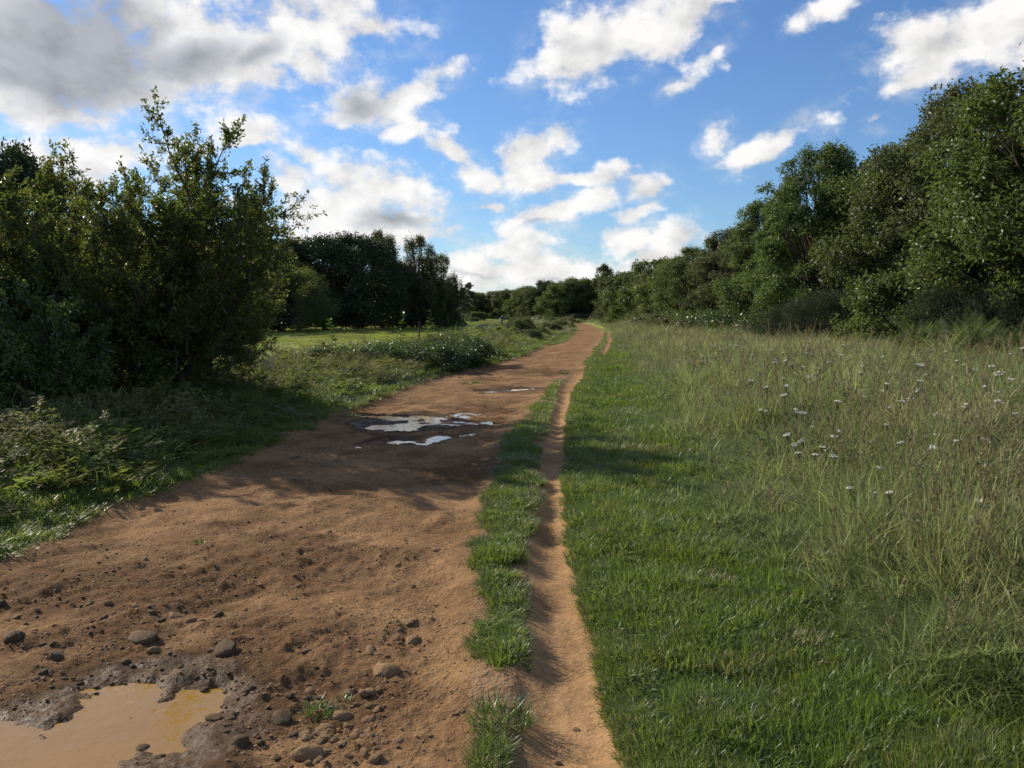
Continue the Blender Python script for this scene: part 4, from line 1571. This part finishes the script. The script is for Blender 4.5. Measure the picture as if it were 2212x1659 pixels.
# ------------------------------------------------------------------ stones
def stone_mesh(g, flat=.5, sub=2, mat=None):
    import bmesh
    bm = bmesh.new()
    bmesh.ops.create_icosphere(bm, subdivisions=sub, radius=1)
    k = g.normal(size=(7, 3))
    k = unit(k)
    off = g.uniform(.55, .92, 7)
    for v in bm.verts:
        p = np.array(v.co)
        # chipped faces: cut the sphere by random planes
        for q in range(7):
            dd = p.dot(k[q]) - off[q]
            if dd > 0:
                p = p - k[q] * dd * .9
        p = p * (1 + .06 * math.sin(5 * p[0] + 3 * p[1]) + g.normal(0, .015))
        v.co = p * np.array([1, .72, flat])
    me = bpy.data.meshes.new('stone')
    bm.to_mesh(me)
    bm.free()
    me.materials.append(mat or MAT_STONE)
    for p in me.polygons:
        p.use_smooth = g.random() < .5
    return me


gs = np.random.default_rng(88)
ST = [stone_mesh(gs, f, 2) for f in (.45, .55, .35, .6, .5, .4)]
STW = [stone_mesh(gs, f, 2, MAT_STONE_D) for f in (.5, .6, .4, .55)]


def stone(X, Y, size, kind, label, group=None, name='stone', rz=None, sink=.35, flat=1.0):
    x, y = G(X, Y, -.05)
    o = link(name, kind, None, (x, y, H1(x, y) + size * (.5 - sink) * .25), gs.random() * 6.28 if rz is None else rz)
    k = gs.uniform(.75, 1.2)
    o.scale = (size * k, size / k, size * flat * gs.uniform(.7, 1.1))
    o.rotation_euler[0] = gs.normal(0, .12)
    o.rotation_euler[1] = gs.normal(0, .12)
    tag(o, label, 'stone', group)


named = [
    (490, 1412, .085, STW[1], 'dark round cobble at the head of the near puddle'),
    (310, 1378, .10, STW[2], 'long low slab left of the round cobble above the near puddle'),
    (120, 1420, .05, STW[0], 'oval dark stone lying in mud left of the near puddle'),
    (30, 1390, .07, STW[3], 'dark stone at the left edge above the near puddle'),
    (375, 1328, .055, ST[0], 'pale flat stone with a smaller one at its right side above the wet mud'),
    (410, 1340, .04, ST[1], 'smaller flat stone touching the pale flat one above the wet mud'),
    (885, 1342, .055, ST[0], 'sunlit cream stone standing in the row right of the wet mud'),
    (890, 1375, .06, ST[2], 'flat cream stone just in front of the sunlit one'),
    (835, 1445, .085, ST[5], 'wide flat sandy slab in the dry dirt left of the grass strip'),
    (800, 1405, .045, ST[3], 'angular sandy stone above the wide flat slab'),
    (945, 1195, .055, ST[2], 'smooth tan stone bedded flat in the dirt beyond the others'),
    (612, 1555, .065, STW[1], 'brown stone at the left side of the grass tuft on the track'),
    (735, 1545, .055, ST[4], 'pale stone behind the grass tuft on the track'),
    (700, 1575, .055, ST[3], 'rounded brown stone in front of the grass tuft on the track'),
    (670, 1635, .065, ST[1], 'chunky brown stone at the bottom edge right of the puddle'),
    (515, 1620, .055, STW[3], 'tilted muddy stone between the near puddle and the rubble'),
    (305, 1600, .04, STW[0], 'wet lump of stone inside the near puddle'),
    (465, 1550, .045, STW[1], 'muddy stone on the right bank of the near puddle'),
    (1245, 1577, .022, ST[0], 'small pale pebble lying alone on the footpath'),
    (1205, 1648, .020, ST[1], 'small pebble on the footpath at the bottom edge'),
    (860, 1608, .035, ST[2], 'thin curved sandy stone low in the dry dirt'),
    (1025, 1000, .05, ST[4], 'dark lump on the grass strip inside the tree shadow'),
]
for X, Y, s, kd, lab in named:
    stone(X, Y, s, kd, lab)
g1, g2, g3 = 'rubble right of the near puddle', 'stones pressed into the mud above the puddle', 'stones scattered over the dry track'
zones = [((640, 820), (1480, 1659), 80, (.016, .042), ST, 'broken brown stone in the rubble between the near puddle and dry track', g1),
         ((800, 900), (1320, 1400), 14, (.014, .03), ST, 'small stone around the sunlit cream stone', g1),
         ((0, 480), (1300, 1420), 70, (.014, .04), STW + ST[:2], 'dull stone half sunk in the drying mud above the near puddle', g2),
         ((60, 520), (1420, 1480), 26, (.012, .035), STW, 'lump of wet mud stone on the far bank of the near puddle', g2),
         ((150, 480), (1480, 1640), 26, (.008, .026), STW, 'wet lump standing out of the near puddle', g2),
         ((480, 700), (1380, 1659), 34, (.012, .03), STW, 'small wet stone in the mud right of the near puddle', g2),
         ((300, 1000), (1120, 1340), 40, (.012, .03), ST, 'small stone loose on the dry dirt of the track', g3),
         ((830, 1010), (1280, 1659), 34, (.009, .02), ST, 'pebble on the dry dirt beside the grass strip', g3)]
for (xa, xb), (ya, yb), n, (s0, s1), kinds, lab, grp in zones:
    for i in range(n):
        X, Y = gs.uniform(xa, xb), ya + (yb - ya) * gs.random() ** .9
        stone(X, Y, s0 + (s1 - s0) * gs.random() ** 2, kinds[gs.integers(0, len(kinds))], lab, grp, sink=.3)


def clods():
    """mud crumbs and grit over the track"""
    c = bpy.data.collections.new('clods')
    g = np.random.default_rng(91)
    for k in range(5):
        me = stone_mesh(g, .42, 1, MAT_DIRT2)
        o = bpy.data.objects.new('clod_%02d' % k, me)
        c.objects.link(o)
    x, y, r = sample_points(g, 240000, 2.4, 34, 1.75)
    ts = track_sd(x, y)
    h, _, _, _, wet, stain, _ = height(x, y, True)
    dens = np.clip(.12 + .9 * stain + .9 * wet * (wet < .75), 0, 1) * (.3 + 1.2 * np.clip(fbm(x * 3, y * 3, 2, 92) + .3, 0, 1))
    keep = (ts > .05) & (g.random(len(x)) < dens)
    x, y, r, h, wet = x[keep], y[keep], r[keep], h[keep], wet[keep]
    n = len(x)
    s = (.0025 + .011 * g.random(n) ** 5) * (r / 3) ** .35
    P = np.stack([x, y, h], 1)
    rot = g.normal(0, .3, (n, 3))
    rot[:, 2] = g.random(n) * 6.28
    print('clods', n)
    node_scatter('mud_crumbs', c, P, rot, np.stack([s, s, s * g.uniform(.6, 1.2, n)], 1), g.integers(0, 5, n), wet, g.random(n), 'crumbs of dried mud and grit strewn over the track')


MAT_DIRT2 = plain_mat('mud_crumb', (0.15, 0.088, 0.048), (0.27, 0.16, 0.088), 3.0, 0.85, 0.0)
clods()

# rocks in the left verge
ROCK = [stone_mesh(gs, f, 3, MAT_ROCK) for f in (.5, .6)]
for X, z, s, lab, rz in ((600, 19.0, .55, 'brown rough boulder lying in the weeds past the big sallow', .2), (375, 14.2, .40, 'grey boulder in the shade under the big sallow', 1.1), (1165, 72, .75, 'weathered grey boulder in the rough grass by the far track', .5)):
    x, y = AT(X, z)
    o = link('boulder', ROCK[0 if z > 15 else 1], None, (x, y, H1(x, y) + s * .28), rz)
    o.scale = (s, s * .8, s * (.9 if z < 60 else 1.1))
    tag(o, lab, 'boulder')


# ------------------------------------------------------------------ separate grass tufts on the track
def tuft_mesh(g, n, rad, h, w):
    v, t, ti = blades(g, n, rad, h, w, .9, .8)
    return make_mesh('tuft', v, t, [M_TUFT], {'tint': ti})


M_TUFT = leaf_mat('tuft_blade', (0.040, 0.085, 0.018), (0.095, 0.15, 0.03), (0.13, 0.22, 0.03), .3, .38, .5)
gt = np.random.default_rng(101)
for X, Y, rad, h, n, lab in ((1080, 1575, .13, .10, 260, 'spiky grass tuft at the near end of the strip, on its own'), (690, 1530, .06, .06, 110, 'small olive grass tuft among the stones of the track'), (745, 1500, .035, .04, 50, 'tiny grass sprig behind the tuft among the stones'),
                             (1130, 1455, .035, .05, 50, 'low weed on the bare bank beside the footpath, nearer one'), (1128, 1395, .04, .05, 60, 'low weed on the bare bank beside the footpath, farther one'), (430, 1168, .03, .05, 40, 'single green weed in the dirt between shadow and stones'),
                             (1220, 806, .18, .09, 160, 'last green tuft where the strip ends and the paths join'), (1060, 1648, .06, .06, 90, 'grass sprig at the bottom edge of the strip'), (740, 897, .3, .05, 300, 'mossy grass patch left of the halfway puddle'), (1015, 826, .3, .06, 300, 'mossy grass patch left of the farthest puddle'), (1030, 826, .15, .09, 100, 'small tuft beside the farthest puddle')):
    x, y = G(X, Y, -.04)
    o = link('grass_tuft', tuft_mesh(gt, n, rad, h, .0045 * (1 if y < 6 else 2.2)), None, (x, y, H1(x, y) - .004))
    tag(o, lab, 'grass tuft')
# grass island along the left of the far track
def island():
    g = np.random.default_rng(55)
    y = np.exp(g.uniform(math.log(47), math.log(172), 5200))
    u = g.random(len(y)) * np.interp(y, [47, 58, 90, 150, 172], [.05, .6, 1.2, 1.2, .1])
    x = XL(y) + .45 + u + .12 * fbm(y * .3, y * 0 + 3, 2, 5)
    n = len(x)
    finish('grass_island', LAWN, x, y, y, g.uniform(2, 3, n), g.uniform(1.1, 1.9, n), 6, g, np.clip(g.normal(.6, .2, n), 0, 1), g.random(n) * .2, 'long green grass island growing in the left side of the far track')


island()


# tall weeds standing above the bramble
def tall_weed(g, h):
    ts = np.linspace(0, 1, 5)
    pts = np.outer(ts * h, [0, 0, 1]) + np.outer(ts ** 2 * h * .1, [1, .3, 0])
    tv, tf = tube_geo([(pts, np.linspace(.012, .004, 5))], 5)
    n = 40
    t = g.uniform(.3, 1, n)
    P = np.stack([np.interp(t, ts, pts[:, q]) for q in range(3)], 1)
    a = g.random(n) * 6.28
    D = np.stack([np.cos(a), np.sin(a), g.uniform(0, .7, n)], 1)
    L = (.32 - .2 * t) * g.uniform(.7, 1.1, n)
    v, f = leaf_geo(P, D, np.tile([0, 0, 1.0], (n, 1)) + g.normal(0, .3, (n, 3)), L, L * .4, g)
    return make_mesh('stem', tv, tf, [MAT_FSTEM]), make_mesh('leaves', v, f, [M_TUFT], {'tint': g.uniform(.5, 1, n).repeat(4)})


for X, z, h, lab in ((925, 24, 1.75, 'tall leafy sapling standing above the bramble'), (862, 24, 1.6, 'smaller leafy sapling left of the tall one above the bramble'), (722, 25, 1.25, 'leafy weed poking up before the sunlit field'), (335, 12.6, 1.15, 'pale dry dock spike under the big sallow')):
    x, y = AT(X, z)
    e = empty('sapling', (x, y, H1(x, y)), gt.random() * 6)
    tag(e, lab, 'plant')
    a, b = tall_weed(gt, h)
    link('stem', a, e)
    link('leaves', b, e)


# ------------------------------------------------------------------ posts
def post(X, z, h, w, lab):
    import bmesh
    x, y = AT(X, z)
    bm = bmesh.new()
    bmesh.ops.create_cone(bm, cap_ends=True, segments=8, radius1=w / 2, radius2=w * .45, depth=h + .3)
    for v in bm.verts:
        v.co.z += (h + .3) / 2 - .3
        if v.co.z > h * .9:
            v.co.z += v.co.x * .4
    bmesh.ops.bevel(bm, geom=bm.edges[:], offset=w * .06, segments=1, affect='EDGES')
    me = bpy.data.meshes.new('post')
    bm.to_mesh(me)
    bm.free()
    me.materials.append(MAT_WOOD)
    o = link('wooden_post', me, None, (x, y, H1(x, y)), .3)
    tag(o, lab, 'post')


post(1181, 186, 1.55, .24, 'dark upright wooden post in the rough grass left of the far track')
post(1185, 182, 1.0, .3, 'shorter stump of a post right behind the upright one')
post(906, 40, 1.2, .085, 'thin grey fence post showing above the bramble by the tall sapling')


# ------------------------------------------------------------------ people and horse
def skin_body(name, joints, edges, mat, parent=None, levels=1):
    me = bpy.data.meshes.new(name)
    me.from_pydata([j[:3] for j in joints], edges, [])
    me.materials.append(mat)
    o = link(name, me, parent)
    md = o.modifiers.new('skin', 'SKIN')
    md.use_smooth_shade = True
    for i, j in enumerate(joints):
        sv = me.skin_vertices[0].data[i]
        r = j[3] if len(j) > 3 else .05
        sv.radius = (r, j[4] if len(j) > 4 else r)
        sv.use_root = (i == 0)
    ss = o.modifiers.new('sub', 'SUBSURF')
    ss.levels = ss.render_levels = levels
    return o


MAT_SKIN = plain_mat('skin', (0.42, 0.25, 0.17), (0.48, 0.30, 0.21), 10, .5)
MAT_HAIR = plain_mat('hair', (0.03, 0.02, 0.015), (0.05, 0.035, 0.025), 30, .6)
MAT_BLACKC = plain_mat('dark_cloth', (0.012, 0.013, 0.017), (0.022, 0.022, 0.028), 20, .85)
MAT_RED = plain_mat('red_cloth', (0.42, 0.03, 0.025), (0.5, 0.05, 0.04), 20, .8)
MAT_GREYC = plain_mat('grey_cloth', (0.10, 0.10, 0.11), (0.16, 0.16, 0.17), 20, .85)
MAT_WHITEC = plain_mat('white_cloth', (0.6, 0.58, 0.55), (0.7, 0.69, 0.66), 20, .8)


def person(x, y, rz, label, top, bottom, shorts, stride=.18, socks=None):
    e = empty('person', (x, y, H1(x, y)), rz)
    tag(e, label, 'person')
    s = stride
    J = [(0, 0, .95, .13, .10), (0, 0, 1.15, .125, .09), (0, 0, 1.36, .155, .10), (0, 0, 1.50, .06, .06), (0, .015, 1.58, .075, .085), (0, .01, 1.70, .07, .085),
         (-.09, 0, .90, .09), (-.10, s * .6, .50, .062), (-.10, s * .4 - .03, .09, .042), (-.10, s * .4 + .12, .03, .035),
         (.09, 0, .90, .09), (.10, -s * .3, .50, .062), (.10, -s * 1.2, .12, .042), (.10, -s * 1.2 + .13, .03, .035),
         (-.19, 0, 1.42, .055), (-.25, -.06, 1.14, .042), (-.24, .10, .93, .033), (-.24, .15, .86, .035),
         (.19, 0, 1.42, .055), (.25, -.02, 1.14, .042), (.24, .14, .95, .033), (.24, .19, .89, .035)]
    E = [(0, 1), (1, 2), (2, 3), (3, 4), (4, 5), (0, 6), (6, 7), (7, 8), (8, 9), (0, 10), (10, 11), (11, 12), (12, 13), (2, 14), (14, 15), (15, 16), (16, 17), (2, 18), (18, 19), (19, 20), (20, 21)]
    skin_body('body', J, E, MAT_SKIN, e)
    k = 1.22

    def sub(ids, f=k):
        return [(*J[i][:3], J[i][3] * f, (J[i][4] if len(J[i]) > 4 else J[i][3]) * f) for i in ids]

    def part(name, ids, edges, mat, cut=None, f=k):
        jj = sub(ids, f)
        if cut:
            for a, b, t in cut:
                p, q = np.array(jj[a][:3]), np.array(jj[b][:3])
                m = q + (p - q) * t
                jj[b] = (*m, *jj[b][3:])
        skin_body(name, jj, edges, mat, e)
    part('shirt', [0, 1, 2, 14, 15, 18, 19], [(0, 1), (1, 2), (2, 3), (3, 4), (2, 5), (5, 6)], top)
    if shorts:
        part('shorts', [0, 6, 7, 10, 11], [(0, 1), (1, 2), (0, 3), (3, 4)], bottom, [(1, 2, .15), (3, 4, .15)], 1.35)
    else:
        part('trousers', [0, 6, 7, 8, 10, 11, 12], [(0, 1), (1, 2), (2, 3), (0, 4), (4, 5), (5, 6)], bottom)
    part('shoe', [8, 9], [(0, 1)], socks or MAT_BLACKC, None, 1.25)
    part('shoe', [12, 13], [(0, 1)], socks or MAT_BLACKC, None, 1.25)
    hj = [(0, -.02, 1.66, .08, .09), (0, -.01, 1.735, .078, .085)]
    skin_body('hair', hj, [(0, 1)], MAT_HAIR, e)
    return e


x, y = G(1275, 697.0)
person(x, y, math.radians(170), 'person in red shorts and dark top walking at the far bend', MAT_GREYC, MAT_RED, True, .2, MAT_WHITEC)
x, y = AT(1084.5, 150)
person(x, y, math.radians(20), 'person in dark clothes standing in front of the piebald horse', MAT_BLACKC, MAT_BLACKC, False, .05)


def horse_mat():
    m, nt = new_mat('piebald_coat')
    b = NB(nt)
    tc = b.n('ShaderNodeTexCoord').outputs['Object']
    sp = b.n('ShaderNodeSeparateXYZ')
    nt.links.new(tc, sp.inputs[0])
    n = b.noise(tc, 1.9, 2.0)
    low = b.mr(sp.outputs[2], .45, .62, .5, 0.0)
    hind = b.mr(sp.outputs[0], -.62, -.5, .5, 0.0)
    v = b.math('ADD', b.math('ADD', n, low), hind)
    f = b.mr(v, .60, .64)
    p = b.n('ShaderNodeBsdfPrincipled')
    b.put(p.inputs['Base Color'], b.mix(f, (0.016, 0.015, 0.015), (0.62, 0.59, 0.54)))
    p.inputs['Roughness'].default_value = .6
    b.out(p.outputs[0])
    return m


def horse(x, y, rz):
    e = empty('horse', (x, y, H1(x, y)), rz)
    tag(e, 'black and white piebald horse standing in the far field', 'horse')
    J = [(-.5, 0, 1.18, .25, .29), (-.1, 0, 1.10, .27, .31), (.35, 0, 1.13, .25, .32), (.62, 0, 1.20, .17, .26), (.88, 0, 1.36, .10, .17), (1.06, 0, 1.44, .08, .11), (1.22, 0, 1.30, .07, .09), (1.36, 0, 1.12, .055, .06),
         (-.58, .13, 1.0, .15), (-.48, .14, .78, .10), (-.68, .14, .50, .06), (-.62, .14, .12, .05), (-.56, .14, .03, .07),
         (-.58, -.13, 1.0, .15), (-.40, -.14, .78, .10), (-.56, -.14, .50, .06), (-.50, -.14, .12, .05), (-.44, -.14, .03, .07),
         (.48, .14, .92, .11), (.50, .14, .50, .06), (.50, .14, .12, .048), (.55, .14, .03, .07),
         (.44, -.14, .92, .11), (.40, -.14, .50, .06), (.38, -.14, .12, .048), (.43, -.14, .03, .07),
         (1.04, .06, 1.56, .03), (1.04, -.06, 1.56, .03)]
    E = [(0, 1), (1, 2), (2, 3), (3, 4), (4, 5), (5, 6), (6, 7), (0, 8), (8, 9), (9, 10), (10, 11), (11, 12), (0, 13), (13, 14), (14, 15), (15, 16), (16, 17), (2, 18), (18, 19), (19, 20), (20, 21), (2, 22), (22, 23), (23, 24), (24, 25), (5, 26), (5, 27)]
    skin_body('body', J, E, horse_mat(), e)
    skin_body('tail', [(-.74, 0, 1.25, .05), (-.86, 0, 1.05, .075), (-.88, 0, .7, .07), (-.86, 0, .42, .03)], [(0, 1), (1, 2), (2, 3)], MAT_WHITEC, e)
    skin_body('mane', [(.60, 0, 1.44, .035, .09), (.82, 0, 1.55, .04, .09), (1.0, 0, 1.58, .04, .07)], [(0, 1), (1, 2)], MAT_BLACKC, e)


x, y = AT(1086, 205)
horse(x, y, math.radians(-8))

ntri = 0
seen = set()
for o in sc.objects:
    if o.type == 'MESH' and o.data.name not in seen:
        seen.add(o.data.name)
        ntri += sum(len(p.vertices) - 2 for p in o.data.polygons) if len(o.data.polygons) < 50000 else len(o.data.loops) - 2 * len(o.data.polygons)
print('triangles', ntri, 'objects', len(sc.objects))
